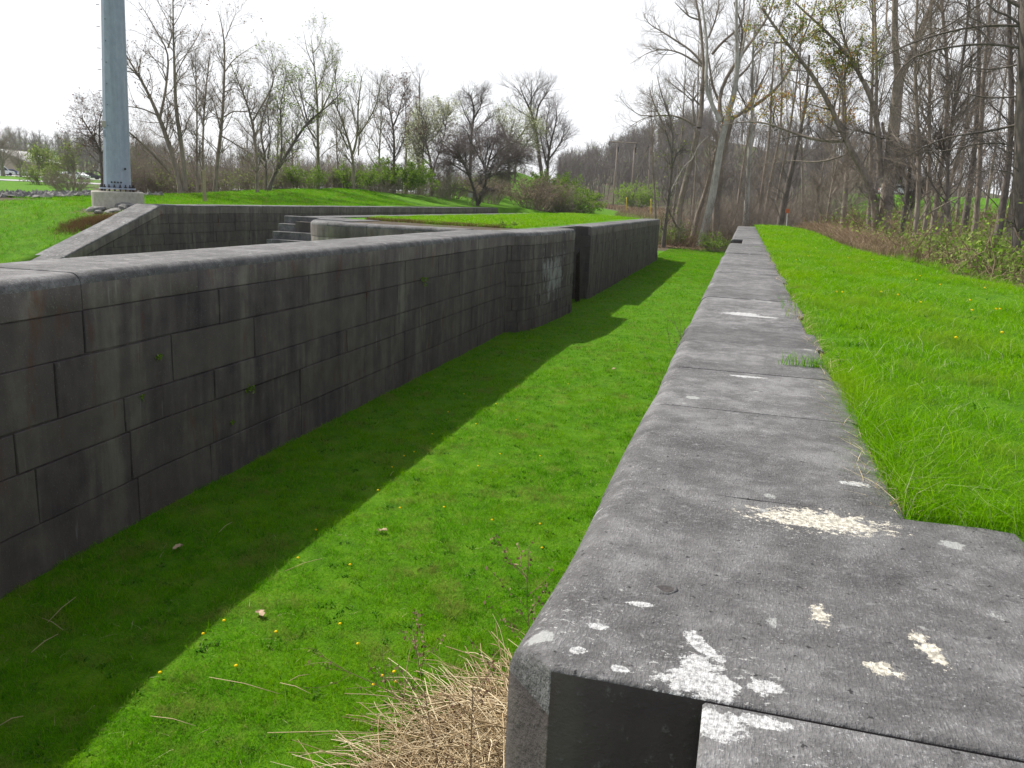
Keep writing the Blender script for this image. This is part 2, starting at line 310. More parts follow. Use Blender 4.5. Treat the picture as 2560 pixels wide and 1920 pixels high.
def spawn(P, R, n, L, ang=(.5, 1.0), t=(.2, 1), K=5, up=.05, wig=.18, rad=.6, rmax=9, rmin=.004, tip=.35, g=None):
    g = g or rng
    m, KK, _ = P.shape
    ln = np.linalg.norm(np.diff(P, axis=1), axis=2).sum(1)
    i = g.choice(m, n, p=ln/ln.sum()); u = t[0]+(t[1]-t[0])*g.random(n)**.8; x = u*(KK-1); k = np.minimum(x.astype(int), KK-2); f = (x-k)[:, None]
    p0 = P[i, k]*(1-f)+P[i, k+1]*f; T = nrm(P[i, k+1]-P[i, k]); r = (R[i, k]*(1-f[:, 0])+R[i, k+1]*f[:, 0])
    pv = nrm(np.cross(T, g.normal(size=(n, 3)))); a = (ang[0]+(ang[1]-ang[0])*g.random(n))[:, None]
    d = nrm(np.cos(a)*T+np.sin(a)*pv+np.array([0, 0, up*3]))
    l = L*(1.15-.65*u)*(.55+.75*g.random(n)); seg = (l/(K-1))[:, None]
    out = np.empty((n, K, 3)); out[:, 0] = p0
    for j in range(1, K):
        out[:, j] = out[:, j-1]+d*seg; d = nrm(d+wig*g.normal(size=(n, 3))+np.array([0, 0, up]))
    rs = np.clip(np.minimum(r*rad, l*.03), rmin, rmax)
    return out, rs[:, None]*np.linspace(1, tip, K)[None]
def leaves(P, n, size, spread, g=None, t0=.3, elong=1.6):
    g = g or rng; m, K, _ = P.shape; i = g.integers(0, m, n); x = (t0+(1-t0)*g.random(n))*(K-1); k = np.minimum(x.astype(int), K-2); f = (x-k)[:, None]
    c = P[i, k]*(1-f)+P[i, k+1]*f+g.normal(size=(n, 3))*spread
    a = nrm(g.normal(size=(n, 3))); b = nrm(np.cross(a, g.normal(size=(n, 3)))); s = (size*(.6+.8*g.random(n)))[:, None]
    V = np.stack([c-a*s*elong*.5, c+b*s*.5, c+a*s*elong*.5, c-b*s*.5], 1).reshape(-1, 3)
    return V, np.arange(4*n).reshape(n, 4)
def blades(base, h, wd, lean=.35, curl=.5, g=None, wind=(0, 0)):
    g = g or rng; n = len(base); a = g.random(n)*2*np.pi; side = np.stack([np.cos(a), np.sin(a), np.zeros(n)], 1)
    b = g.random(n)*2*np.pi; ld = np.stack([np.cos(b)+wind[0], np.sin(b)+wind[1], np.zeros(n)], 1)*(lean*(.3+g.random(n)))[:, None]
    h = np.broadcast_to(h, (n,))[:, None]; wd = np.broadcast_to(wd, (n,))[:, None]; Z = np.array([0, 0, 1.])
    m = base+ld*h*.35+Z*h*.55; tip = base+ld*h*(1+curl)+Z*h*(1-curl*.35*g.random((n, 1)))
    V = np.stack([base-side*wd*.5, base+side*wd*.5, m+side*wd*.38, m-side*wd*.38, tip], 1).reshape(-1, 3)
    i = np.arange(n)[:, None]*5
    return V, [i+np.array([[0, 1, 2, 3]]), i+np.array([[3, 2, 4]])]
# ------------------------------------------------------------------ terrain
FLOOR = -3.24
def lawn_edge(y): return np.interp(y, [0, 8, 11, 14, 16.5, 18.4, 23, 31, 48, 58, 64], [9, 7, 5.2, 4.12, 3.81, 3.5, 3.37, 3.3, 3.7, 3.2, 2.6])
def gnoise(x, y): return .5*np.sin(x*.7+1.3*np.sin(y*.31))*np.sin(y*.53+.8)+.3*np.sin(x*1.9+y*1.1)+.2*np.sin(2.9*y-1.7*x)
def GH(x, y):
    x = np.asarray(x, float); y = np.asarray(y, float); d = np.hypot(x, y)
    # right bank
    e = lawn_edge(y)
    zr = -.025-1.25*smooth01(x, e, e+4.5)
    zr = zr-1.4*smooth01(y, 56, 66)*smooth01(e+4.5-x, -2, 3)
    far = np.interp(y, [60, 80, 100, 122, 190, 400], [-1.3, -.9, 1.6, 3.8, 3.9, 4.0])
    zr = zr+(far-zr)*smooth01(x, 5, 14)*smooth01(y, 60, 74)
    # axis beyond the locks
    zc = np.where(y < 86, FLOOR+0*x, np.interp(y, [86, 104, 130, 230, 400], [FLOOR, -2.4, -1.2, -.05, .4]))
    # left bank
    zl = np.interp(y, [10, 20, 25, 29, 31.5, 33.5], [-3.3, -2.75, -1.8, -.55, -.12, 0.02])
    zf = np.interp(d, [40, 48, 60, 75, 100, 130, 220, 320, 700], [.03, 0, -.15, .15, .6, .8, 1.6, 2.2, 3])
    hb = np.interp(y, [33, 38, 45, 55, 70, 86, 96, 125, 160, 200], [0, .28, .5, .85, 1.15, 1.0, 1.0, 2.2, 2.2, 0])
    berm = hb*np.exp(-((x+35)/np.where(x > -35, 6.2, 7.5))**2)
    zf = np.where(y > 33.5, .12+(zf-.12)*smooth01(-x/np.maximum(y, 1), .38, .6), zf)
    lf = np.where(y > 33.5, zf, zl)
    lf = lf+berm+2.9*np.exp(-(((x+35)/11)**2+((y-124)/14)**2))
    z = np.where(x > .3, zr, np.where(x > -25.0, zc, lf))
    # blend across the axis far beyond the walls
    b = smooth01(y, 82.5, 94); s = smooth01(x, -27, -9); zz = lf*(1-s)+np.where(x > .3, zr, zc)*s
    z = np.where((x < .3), z*(1-b)+zz*b, z)
    s2 = smooth01(x, -1, 9); zz2 = zc*(1-s2)+zr*s2; b2 = smooth01(y, 66, 82); z = np.where((x > -2) & (y > 66), z*(1-b2)+zz2*b2, z)
    # island
    isl = (x < -7.5) & (x > -17.1) & (y > 26.6) & (y < 80) & ((y > 31) | (x > -14)) & ((y < 68.5) | (x < -7-.45*(y-68)))
    z = np.where(isl, -.04, z)
    # hills
    z = z+19*np.exp(-(((x+470)/190)**2+((y-480)/150)**2))
    z = z+34*smooth01(x, -118, -15)*smooth01(y, 280, 430)*smooth01(x, 170, -40)+6*smooth01(y, 700, 1500)
    z = z+.03*gnoise(x, y)*smooth01(d, 3, 12)*(~isl)
    return z
def seg(a, b, st): return list(np.arange(a, b, st))
xs = sorted(set(np.round(seg(-1500, -300, 100)+seg(-300, -120, 20)+seg(-120, -60, 4)+seg(-60, -26, .8)+[-25.6, -25.02, -24.98, -24.4]+seg(-24, -17.5, 1.6)+[-17.12, -17.08]+[-14.02, -13.98]+seg(-17, -7.6, .6)+[-7.52, -7.48]+seg(-6.8, -.1, .45)+[-.1, .28, .32]+seg(.6, 12, .4)+seg(12, 40, 1.5)+seg(40, 120, 6)+seg(120, 400, 30)+seg(400, 1501, 110), 3)))
ys = sorted(set(np.round(seg(-40, -4, 4)+[26.58, 26.62, 30.98, 31.02]+seg(-4, 90, .75)+seg(90, 160, 2.2)+seg(160, 320, 8)+seg(320, 700, 30)+seg(700, 2001, 130), 3)))
XX, YY = np.meshgrid(xs, ys); ZZ = GH(XX, YY)
def lawnmask(x, y):
    e = lawn_edge(y); m = np.zeros_like(x)
    m = np.where((x > .3), smooth01(e-x, -.25, .25)*smooth01(y, 63, 61), m)
    m = np.where((x > .3) & (x > e) & (x < e+5), np.maximum(m, .62*smooth01(y, 34, 26)), m)
    m = np.where((x < -.1) & (x > -25), smooth01(y, 89, 86), m)
    m = np.where(x < -25, 1-smooth01(x, -42, -47)*smooth01(np.hypot(x, y), 50, 60)*0, m)
    d = np.hypot(x, y)
    m = np.where((x < -25) & (y < 60), np.where((d > 47) & (d < 60) & (x < -33.5), 0, m), m)
    m = np.where((x < -25) & (y > 33) & (x < -35.5), np.where(y > 1.12*-x, .12, m), m)
    m = np.where((y > 82) & (y < 140) & (x > -48) & (x < -2), smooth01(x, -9, -16), m)
    m = np.where((x > -17.3) & (x < -6.4) & (y > 26) & (y < np.interp(x, [-15, -13, -11, -8.6, -8], [31, 31, 30.2, 30.1, 30.6])), 0, m)
    m = np.where((x > 9) & (y > 78), .9*smooth01(y, 135, 120)*smooth01(y, 78, 90), m)
    m = np.where((y > 140) & (x > -140) & (x < 60), smooth01(-x, 18, 40)*smooth01(y, 200, 160)*.6, m)
    m = np.where((y > 110) & (y < 150) & (np.abs(x+37) < 4), 1, m)
    return m
LM = lawnmask(XX, YY)
DM = .75*np.exp(-(((XX+27)/2.2)**2+((YY-31)/1.6)**2))
ny, nx = XX.shape; idx = np.arange(nx*ny).reshape(ny, nx)
Q = np.stack([idx[:-1, :-1], idx[:-1, 1:], idx[1:, 1:], idx[1:, :-1]], -1).reshape(-1, 4)
tag(mk('ground', np.stack([XX, YY, ZZ], -1).reshape(-1, 3), Q, MT['ground'], attrs=dict(lawn=LM.ravel(), dirt=DM.ravel())), kind='structure')
def gz(x, y): return float(GH(np.array([x]), np.array([y]))[0])
def hit(px, py, d0=3, d1=600):
    for d in np.geomspace(d0, d1, 900):
        p = atd(px, py, d)
        if p[2] <= gz(p[0], p[1]): return p
    return atd(px, py, d1)
# ------------------------------------------------------------------ masonry
class Path:
    def __init__(s, pts, zt):
        s.P = np.asarray(pts, float); s.d = np.concatenate([[0], np.cumsum(np.linalg.norm(np.diff(s.P, axis=0), axis=1))]); s.L = s.d[-1]
        s.zt = zt if callable(zt) else (lambda q, z=zt: z)
    def at(s, q):
        q = np.asarray(q, float); x = np.interp(q, s.d, s.P[:, 0]); y = np.interp(q, s.d, s.P[:, 1])
        def dirn(v): v = np.clip(v, 0, s.L); a = np.clip(v-.02, 0, s.L); b = np.clip(v+.02, 0, s.L); return np.stack([np.interp(b, s.d, s.P[:, 0])-np.interp(a, s.d, s.P[:, 0]), np.interp(b, s.d, s.P[:, 1])-np.interp(a, s.d, s.P[:, 1])], -1)
        t = nrm(dirn(q)); n = np.stack([t[..., 1], -t[..., 0]], -1)
        return np.stack([x, y], -1), n
    def pt(s, q, u, z):
        p, n = s.at(q); p = p+n*np.asarray(u)[..., None]; return np.concatenate([p, np.broadcast_to(np.asarray(z, float), p.shape[:-1])[..., None]], -1)
def gridq(a, b):
    i = np.arange(a*b).reshape(a, b); return np.stack([i[:-1, :-1], i[1:, :-1], i[1:, 1:], i[:-1, 1:]], -1).reshape(-1, 4)
def masonry(path, zs, hc, parent, mat, lens=(1.0, 1.9), gap=.007, g=None, rough=.007, name='masonry'):
    g = g or rng; mb = MB()
    for ci in range(len(zs)-1):
        z1, z0 = zs[ci], zs[ci+1]; q = -g.random()*1.2
        while q < path.L-.05:
            l = lens[0]+(lens[1]-lens[0])*g.random(); a, b = max(0, q), min(path.L, q+l); q += l
            if b-a < .12: continue
            brk = [v for v in path.d if a+.06 < v < b-.06]
            c = .006; cols = [a+gap, a+gap, a+gap+c]+list(sorted(set(np.round(brk+list(np.linspace(a+.2, b-.2, 3)) if b-a > .5 else brk, 4))))+[b-gap-c, b-gap, b-gap]
            cols = np.array(cols); n = len(cols); dd = g.normal()*rough; tl = g.normal()*.004
            zz = np.array([z0+gap, z0+gap, z0+gap+c, (z0+z1)/2, z1-gap-c, z1-gap, z1-gap]); uu = np.array([-.09, -.012, 0, .004*g.normal(), 0, -.012, -.09])
            U = np.broadcast_to(uu, (n, 7)).copy()+dd; U += tl*np.linspace(-1, 1, n)[:, None]; U[1] -= .012; U[-2] -= .012; U[0] = -.09; U[-1] = -.09; U[:, 0] = -.09; U[:, -1] = -.09
            U[2:-2, 2:5] += g.normal(size=(n-4, 3))*.003
            Zc = np.broadcast_to(zz, (n, 7)).copy()+g.normal()*.003; cap = np.array([path.zt(v) for v in cols])-hc-gap; Zc = np.minimum(Zc, cap[:, None])
            if Zc.max()-Zc.min() < .06: continue
            mb.add(path.pt(np.broadcast_to(cols[:, None], (n, 7)), U, Zc).reshape(-1, 3), gridq(n, 7))
    # dark mortar bed behind the blocks
    qs = np.array(sorted(set(list(path.d)+list(np.linspace(0, path.L, max(2, int(path.L/1.5))))))); cap = np.array([path.zt(v) for v in qs])
    st = np.stack([path.pt(qs, np.full(len(qs), -.028), np.full(len(qs), zs[-1])), path.pt(qs, np.full(len(qs), -.028), np.maximum(cap-hc+.02 if hc > .05 else cap-.04, zs[-1]+.01))], 1)
    mb.add(st.reshape(-1, 3), gridq(len(qs), 2))
    return mb.build(name, mat, parent, False)
def coping(path, width, h, r, parent, cuts, inner=0., gap=.0025, g=None, topm=None, facem=None, off=None, name='coping_stone', wfun=None):
    g = g or rng
    for a, b in zip(cuts[:-1], cuts[1:]):
        brk = [v for v in path.d if a+.05 < v < b-.05]; base = list(np.linspace(a+gap+.02, b-gap-.02, max(2, int((b-a)/.35))))
        cols = np.array([a+gap, a+gap+.0015]+sorted(set(np.round(base+brk, 4)))+[b-gap-.0015, b-gap]); n = len(cols)
        wid = wfun(.5*(a+b)) if wfun else width
        th = np.linspace(0, np.pi/2, 7)
        us = np.concatenate([[-wid, -wid], np.linspace(-wid+.02, -r-.05, 5), -r+r*np.sin(th), [0, -.01]])
        zz = np.concatenate([[-h, -.012], np.zeros(5), -r+r*np.cos(th), [-h+.01, -h]])
        k = len(us); U = np.broadcast_to(us, (n, k)).copy(); Z = np.broadcast_to(zz, (n, k)).copy()
        U += g.normal()*.004; dz = g.normal()*.003; Z += dz
        U[:, 2:k-2] += 0; Z[2:-2, 2:8] += g.normal(size=(n-4, 6))*.0022; U[2:-2, 9:k-1] += (g.normal(size=(n-4, 1))*.006)
        if off is not None: U[:, 7:] -= np.array([off(v) for v in cols])[:, None]
        for e in (0, -1): U[e] = np.clip(U[e], -wid+.1, -.1); Z[e] = np.clip(Z[e], -h+.05, -.06)
        for e in (1, -2): U[e] = U[e]-np.sign(U[e]+wid/2)*.003; Z[e] -= .0025
        zt = np.array([path.zt(v) for v in cols])[:, None]
        V = path.pt(np.broadcast_to(cols[:, None], (n, k)), U, Z+zt).reshape(-1, 3); q = gridq(n, k)
        e0 = [(0, j, j+1) for j in range(1, k-1)]; e1 = [((n-1)*k, (n-1)*k+j+1, (n-1)*k+j) for j in range(1, k-1)]
        fr = np.tile((np.arange(k-1) >= k-3).astype(int), n-1)
        mi = np.concatenate([fr, np.ones(len(e0)+len(e1), int)])
        o = mk(name, V, [q, np.array(e0+e1)], topm or MT['top'], parent, True, mat2=facem or MT['coping_face'], midx=mi)
        o.data.set_sharp_from_angle(angle=math.radians(38))
def cuts_rand(a, b, lo, hi, g=None):
    g = g or rng; c = [a]
    while c[-1] < b-hi*1.2: c.append(c[-1]+lo+(hi-lo)*g.random())
    if b-c[-1] > hi*1.1: c.append((b+c[-1])/2)
    return c+[b]
def courses(z0, z1, n, g=None):
    g = g or rng; h = 1+.18*(g.random(n)-.5); h = h/h.sum()*(z0-z1); return list(z0-np.concatenate([[0], np.cumsum(h)]))
HC = .42
# --- right wall, the one the photographer stands behind
R = thing('lock_wall', (.1, 27, FLOOR), 'long grey stone lock wall in the foreground with a wide flat lichen spotted top', 'stone wall', 'lock walls')
pR = Path([(-.42, 54.2), (-.42, 1.61)], 0.)
def offR(s): return .11*(1-np.clip((pR.L-s)/.1, 0, 1))
cR = [0, 1.31, 2.64, 3.72, 4.9, 5.72, 7.0, 8.3, 9.6, 10.9, 12.3, 13.5, 14.8, 16.1, 17.5, 18.8, 20.2, 21.5, 22.9, 24.79]
cR = [pR.L-v for v in cR]
def near_stone():
    ys_ = np.array([1.612, 1.618, 1.64, 1.67, 1.70, 1.73, 1.76, 1.79]+list(np.linspace(1.85, 2.9, 9))+[2.914, 2.916]); th = np.linspace(0, np.pi/2, 8); r = .115; rows = []
    for i, y in enumerate(ys_):
        x0 = np.interp(y, [1.76, 2.3], [-.447, -.42]); xl = np.interp(y, [1.61, 1.76], [-.312, -.447]) if y < 1.76 else x0+.003*math.sin(y*9); xr = .97 if y < 2.9 else .96; e = -.006 if i in (0, len(ys_)-1) else 0
        cut = np.interp(y, [1.61, 1.70], [.105, 0])   # chamfer bites into the rounded lip
        u = np.concatenate([[xr, xr, xr-.01], np.linspace(xr-.1, x0+r+.03, 7), np.maximum(x0+r-r*np.sin(th), xl), [xl, xl]])
        z = np.concatenate([[-HC, -.012, 0], np.zeros(7), -r+r*np.cos(th), [-.25, -HC]])
        z = np.where((u <= xl+1e-6) & (z > -.2), np.minimum(z, -r+math.sqrt(max(0, r*r-max(0, (x0+r-xl))**2))), z); z[1:12] += e
        if 0 < i < len(ys_)-1: z[2:10] += rng.normal(size=8)*.002
        rows.append(np.column_stack([u, np.full(len(u), y), z]))
    n, k = len(rows), len(rows[0]); V = np.concatenate(rows); q = gridq(n, k)[:, ::-1]
    e0 = [(0, j+1, j) for j in range(1, k-1)]; e1 = [((n-1)*k, (n-1)*k+j, (n-1)*k+j+1) for j in range(1, k-1)]
    mi = np.concatenate([np.tile((np.arange(k-1) >= k-3).astype(int), n-1), np.ones(len(e0)+len(e1), int)])
    o = mk('coping_stone', V, [q, np.array(e0+e1)], MT['top'], R, True, mat2=MT['end'], midx=mi)
    sm = np.ones(len(o.data.polygons), bool); sm[-len(e0)-len(e1):] = False; o.data.polygons.foreach_set('use_smooth', sm)
near_stone()
coping(pR, 1.05, HC, .11, R, cR[1:][::-1], wfun=lambda s: 1.05+.03*math.sin(s*3.1))
coping(Path([(-.02, 29.9), (-.02, 26.4)], 0.), .65, HC, .03, R, [0, 1.7, 3.5])
coping(Path([(-.42, 54.2), (-.42, 29.9)], 0.), 1.05, HC, .11, R, cuts_rand(0, 24.3, 1.2, 1.5), facem=MT['end'])
mbn = MB().box((.012, -1.2, -HC), (1.5, 1.604, -.0015), bev=.006); mbn.build('coping_stone', MT['top'], R)
zR = courses(-HC, FLOOR-.3, 7)
masonry(Path([(-.42, 54.2), (-.43, 1.79), (-.32, 1.635), (.9, 1.635)], 0.), zR, HC, R, MT['face'])
MB().box((-.3, 1.72, FLOOR-.3), (.6, 54.1, -HC-.02)).box((.1, -1.2, FLOOR-.3), (1.4, 1.58, -HC-.01)).box((.03, 1.5, -HC-.3), (1.45, 1.75, -.1)).box((.6, 1.7, FLOOR-.3), (.94, 2.88, -HC-.02)).build('wall_core', MT['end'], R)
# --- near wall of the island, seen across the chamber
fL = [(-6.68, -5), (-6.8, 4.8), (-7.06, 6.4), (-7.18, 9.0), (-7.22, 25.7), (-6.86, 26.05), (-6.66, 26.9), (-6.5, 28.0), (-6.42, 29.2), (-6.36, 30.6), (-6.33, 32.3)]
Lw = thing('lock_wall', (-7.5, 30, FLOOR), 'dark streaked block wall across the sunken lawn with its long side in shade', 'stone wall', 'lock walls')
pL = Path(fL, 0.); g1 = np.random.default_rng(3)
cL = [0.]; 
while cL[-1] < 29.6: cL.append(cL[-1]+1.9+.6*g1.random())
cL = cL[:-1]+[31.0]+[33.5, 35.4, pL.L]
def wL(s): return 1.45 if s < 30.9 else 1.25
coping(pL, 1.45, HC, .13, Lw, cL, wfun=wL)
zL = [-HC, -.93, -1.57, -2.02, -2.66, FLOOR-.25]
masonry(Path(fL[:5], 0.), zL, HC, Lw, MT['face'], (1.5, 2.7), gap=.009, rough=.005)
masonry(Path(fL[4:], 0.), [-HC, -.9, -1.3, -1.72, -2.12, -2.52, -2.9, FLOOR-.25], HC, Lw, MT['face'], (.8, 1.5))
pN = Path([(-6.33, 32.3), (-7.15, 32.45), (-7.25, 36.6), (-6.5, 36.75)], 0.)
masonry(pN, zL, .0, Lw, MT['end'], (.6, 1.2))
pF = Path([(-6.5, 36.75), (-6.5, 67.4)], 0.)
coping(pF, 1.15, HC, .13, Lw, cuts_rand(0, pF.L, 1.6, 2.4, g1))
masonry(pF, courses(-HC, FLOOR-.25, 7, g1), HC, Lw, MT['face'], (.8, 1.6))
masonry(Path([(-6.5, 67.4), (-8.6, 67.6)], 0.), courses(-HC, FLOOR-.25, 7, g1), HC, Lw, MT['end'], (.8, 1.6))
MB().box((-8.6, -5, FLOOR-.3), (-7.26, 25.7, -HC-.02)).box((-17.2, 30, FLOOR-.3), (-7.3, 67.4, -.2)).box((-14.2, 26.3, FLOOR-.3), (-7.4, 30.1, -.2)).build('wall_core', MT['end'], Lw)
MB().box((-7.62, 32.35, -.5), (-7.16, 36.7, -.012)).build('coping_stone', MT['top'], Lw)
# --- pointed head of the island with the steps
Hd = thing('lock_wall', (-12, 27, FLOOR), 'rounded grey stone end of the island beside the steps, white stains under its coping', 'stone wall', 'lock walls')
pH = Path([(-16.4, 30.9), (-16.05, 29.6), (-15.3, 27.9), (-14.75, 26.8), (-14.45, 26.35), (-14.05, 26.02), (-13.5, 25.86), (-12.8, 25.82), (-8.75, 25.85)], 0.)
coping(pH, 1.1, .5, .12, Hd, [0, 2.2, 3.9, 5.9, 7.4, 7.9, 9.7, pH.L], g=g1)
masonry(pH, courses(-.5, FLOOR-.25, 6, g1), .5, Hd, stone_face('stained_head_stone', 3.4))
St = thing('stone_steps', (-16.9, 30, FLOOR), 'flight of grey stone steps going down beside the rounded island end', 'steps')
for i in range(6):
    MB().box((-18.0-.02*i, 30.95-.42*(i+1), -.32*(i+1)-.3), (-15.2-.12*i, 30.93-.42*i, -.005-.3*i), bev=.015).build('step', MT['top'] if i else MT['top'], St)
Pv = MB()
g3 = np.random.default_rng(12)
for y in np.arange(31.0, 66.5, 1.55):
    Pv.box((-17.4, y+.006, -.5), (-16.3, y+1.544, .004*g3.normal()-.002), bev=.012)
hp = np.array([(-14.0, 26.85), (-13.9, 26.85), (-13.9, 31.0), (-15.7, 31.0), (-15.5, 29.9), (-14.8, 28.0)]); hz = lambda z: np.column_stack([hp, np.full(6, z)])
Pv.add(np.concatenate([hz(-.3), hz(-.012)]), [(i, (i+1) % 6, 6+(i+1) % 6, 6+i) for i in range(6)]+[(6, 7, 8, 9), (6, 9, 10, 11)])
tag(Pv.build('paving', MT['top']), kind='structure')
# --- far wall with the sloping wing
FXW = -24.0
def ztF(q): return float(np.interp(q, [0, 9.6, 60], [-3.1, .17, .17]))
pW = Path([(FXW, 21.2), (FXW, 30.8), (FXW, 81.5)], ztF)
Fw = thing('lock_wall', (FXW, 45, FLOOR), 'farthest lock wall with a sloping wing running down beside the steel tower', 'stone wall', 'lock walls')
coping(pW, 1.3, .38, .06, Fw, [0, 1.9, 3.9, 6.1, 8.1, 9.6]+cuts_rand(9.6, pW.L, 1.5, 2.3, g1)[1:], g=g1)
masonry(pW, [-.2, -.62, -1.05, -1.5, -1.95, -2.4, -2.85, FLOOR-.25], .38, Fw, MT['face'], (1.1, 2.1))
MB().box((-25.2, 30.8, FLOOR-.3), (-24.05, 81.4, -.22)).build('wall_core', MT['end'], Fw)
masonry(Path([(-24.0, 81.5), (-25.3, 81.6)], .17), courses(-.2, FLOOR, 6), .38, Fw, MT['end'])
# --- rotten gate timbers in the recess
for i, (px, y, z1, wd, ln) in enumerate(((-6.93, 34.2, -.72, .16, .05), (-6.72, 35.6, -1.02, .11, -.09))):
    o = MB(); v = np.array([(px-wd, y, FLOOR-.1), (px+wd, y-.08, FLOOR-.1), (px+wd*.9, y+.2, FLOOR-.1), (px-wd, y+.25, FLOOR-.1)]); P = []
    for k, t in enumerate(np.linspace(0, 1, 7)):
        c = v.mean(0); u = c+(v-c)*(1-.25*t*t); u[:, 2] = FLOOR-.1+(z1-FLOOR)*t; u[:, 0] += ln*t; 
        if k == 6: u[:, 2] += np.array([-.1, .12, .02, -.2])
        P.append(u)
    P = np.concatenate(P); q = [(4*k+j, 4*k+(j+1) % 4, 4*k+4+(j+1) % 4, 4*k+4+j) for k in range(6) for j in range(4)]+[(24, 25, 26, 27)]
    o.add(P, q); tag(o.build('gate_timber', MT['timber']), ['taller splintered dark timber standing in the wall recess', 'shorter leaning splintered timber at the right of the wall recess'][i], 'timber', 'rotten gate timbers')
# iron pin in the near coping
o = thing('iron_pin', (-.11, 2.09, 0), 'small dark sunken iron pin in the top of the foreground wall', 'iron pin')
a = np.arange(14)/14*2*np.pi
rr = .023+.003*np.sin(3*a); rim = MB()
V = np.concatenate([np.stack([-.11+f*rr*np.cos(a)*1.15, 2.09+f*rr*np.sin(a), np.full(14, z)+.002*np.sin(2*a)], 1) for f, z in ((1.25, -.004), (1.12, .004), (.9, .0045), (.78, .001))])
rim.add(V, [(14*k+j, 14*k+(j+1) % 14, 14*k+14+(j+1) % 14, 14*k+14+j) for k in range(3) for j in range(14)]); rim.build('rim', MT['top'], o, True)
MB().add(np.stack([-.11+.8*rr*np.cos(a)*1.15, 2.09+.8*rr*np.sin(a), np.full(14, .0025)], 1), t=[(0, j, j+1) for j in range(1, 13)]).build('pin_head', MT['iron'], o)
# ------------------------------------------------------------------ tower
tb = atd(296, 508, 42.5); TX, TY = tb[0], tb[1]; tz = tb[2]
T = thing('steel_tower', (TX, TY, tz), 'tall blue grey galvanised steel pole with many flat sides on a round concrete base', 'steel tower')
pxm = float((tb-CC)@CF)/2071
LEAN = .036; rt0 = nrm(np.array([CR[0], CR[1], 0]))
def ring(n, r, z, ph=0): a = np.arange(n)/n*2*np.pi+ph; lx = max(0, z-tz-.55)*LEAN*rt0; return np.stack([TX+lx[0]+r*np.cos(a), TY+lx[1]+r*np.sin(a), np.full(n, z)], 1)
def lathe(mb, prof, n, ph=0, cap=True):
    V = np.concatenate([ring(n, r, z, ph) for r, z in prof]); q = [(n*k+j, n*k+(j+1) % n, n*k+n+(j+1) % n, n*k+n+j) for k in range(len(prof)-1) for j in range(n)]
    mb.add(V, q, [(n*(len(prof)-1), n*(len(prof)-1)+j, n*(len(prof)-1)+j+1) for j in range(1, n-1)] if cap else [])
b_ = MB(); Rb = 60*pxm; lathe(b_, [(Rb, tz-.9), (Rb, tz+.47), (Rb-.03, tz+.52), (0.05, tz+.53)], 48); b_.build('concrete_base', MT['concrete'], T, False)
zb = tz+.62
b_ = MB(); lathe(b_, [(.76, zb), (.76, zb+.06), (.45, zb+.06)], 24, cap=False); lathe(b_, [(.76, zb+.001), (.3, zb+.001)], 24); b_.build('base_flange', MT['steel'], T)
b_ = MB(); ph = .35
RS = 31.5*pxm
prof = [(RS-.0128*k, zb+.06+k) for k in np.linspace(0, 19, 9)]; lathe(b_, prof, 12, ph); b_.build('shaft', MT['steel'], T, False)
for k in range(18):
    an = 2*np.pi*k/18; x, y = TX+.67*math.cos(an), TY+.67*math.sin(an)
    MB().tube([(x, y, zb-.1), (x, y, zb+.2)], .028, 6).tube([(x, y, zb+.06), (x, y, zb+.12)], .055, 6).build('anchor_bolt', MT['iron'], T)
vd = nrm(np.array([-TX, -TY, 0.])); rt = np.array([-vd[1], vd[0], 0.]); 
def onpole(off, z):   # point on the visible side; off in px from axis
    R_ = RS-.0128*(z-zb); u = off*pxm; return np.array([TX, TY, 0])+max(0, z-tz-.55)*LEAN*rt0-rt*(-u)*1.0+vd*math.sqrt(max(.01, R_**2-u**2))*.99+np.array([0, 0, z])
sgn = 1 if rt@CR > 0 else -1
for k, py in enumerate(range(28, 330, 49)):
    z = tb[2]+(508-py)*pxm*.985; c = onpole(sgn*-18, z); MB().tube([c, c+vd*.16+np.array([0, 0, .015])], .014, 6).build('step_peg', MT['iron'], T)
    c = onpole(sgn*-29, z+.6); MB().tube([c, c-rt*sgn*.14], .014, 6).build('step_peg', MT['iron'], T)
for py, wv, hv, m in ((318, .20, .26, 'concrete'), (340, .12, .27, 'steel')):
    z = tb[2]+(508-py)*pxm*.985; c = onpole(sgn*-26, z); MB().box((c[0]-wv/2, c[1]-wv/2, z-hv/2), (c[0]+wv/2, c[1]+wv/2, z+hv/2), rot=math.atan2(vd[1], vd[0]), bev=.01).build('junction_box', MT[m], T)
c = onpole(sgn*18, zb+.9); MB().tube([c, c+vd*.06], .05, 8).build('ground_lug', MT['iron'], T)
for k in range(4):
    c = onpole(sgn*(-13+7*k), zb+.3); MB().tube([c-vd*.02, c+vd*.03], .04, 8).build('port_hole', MT['iron'], T)
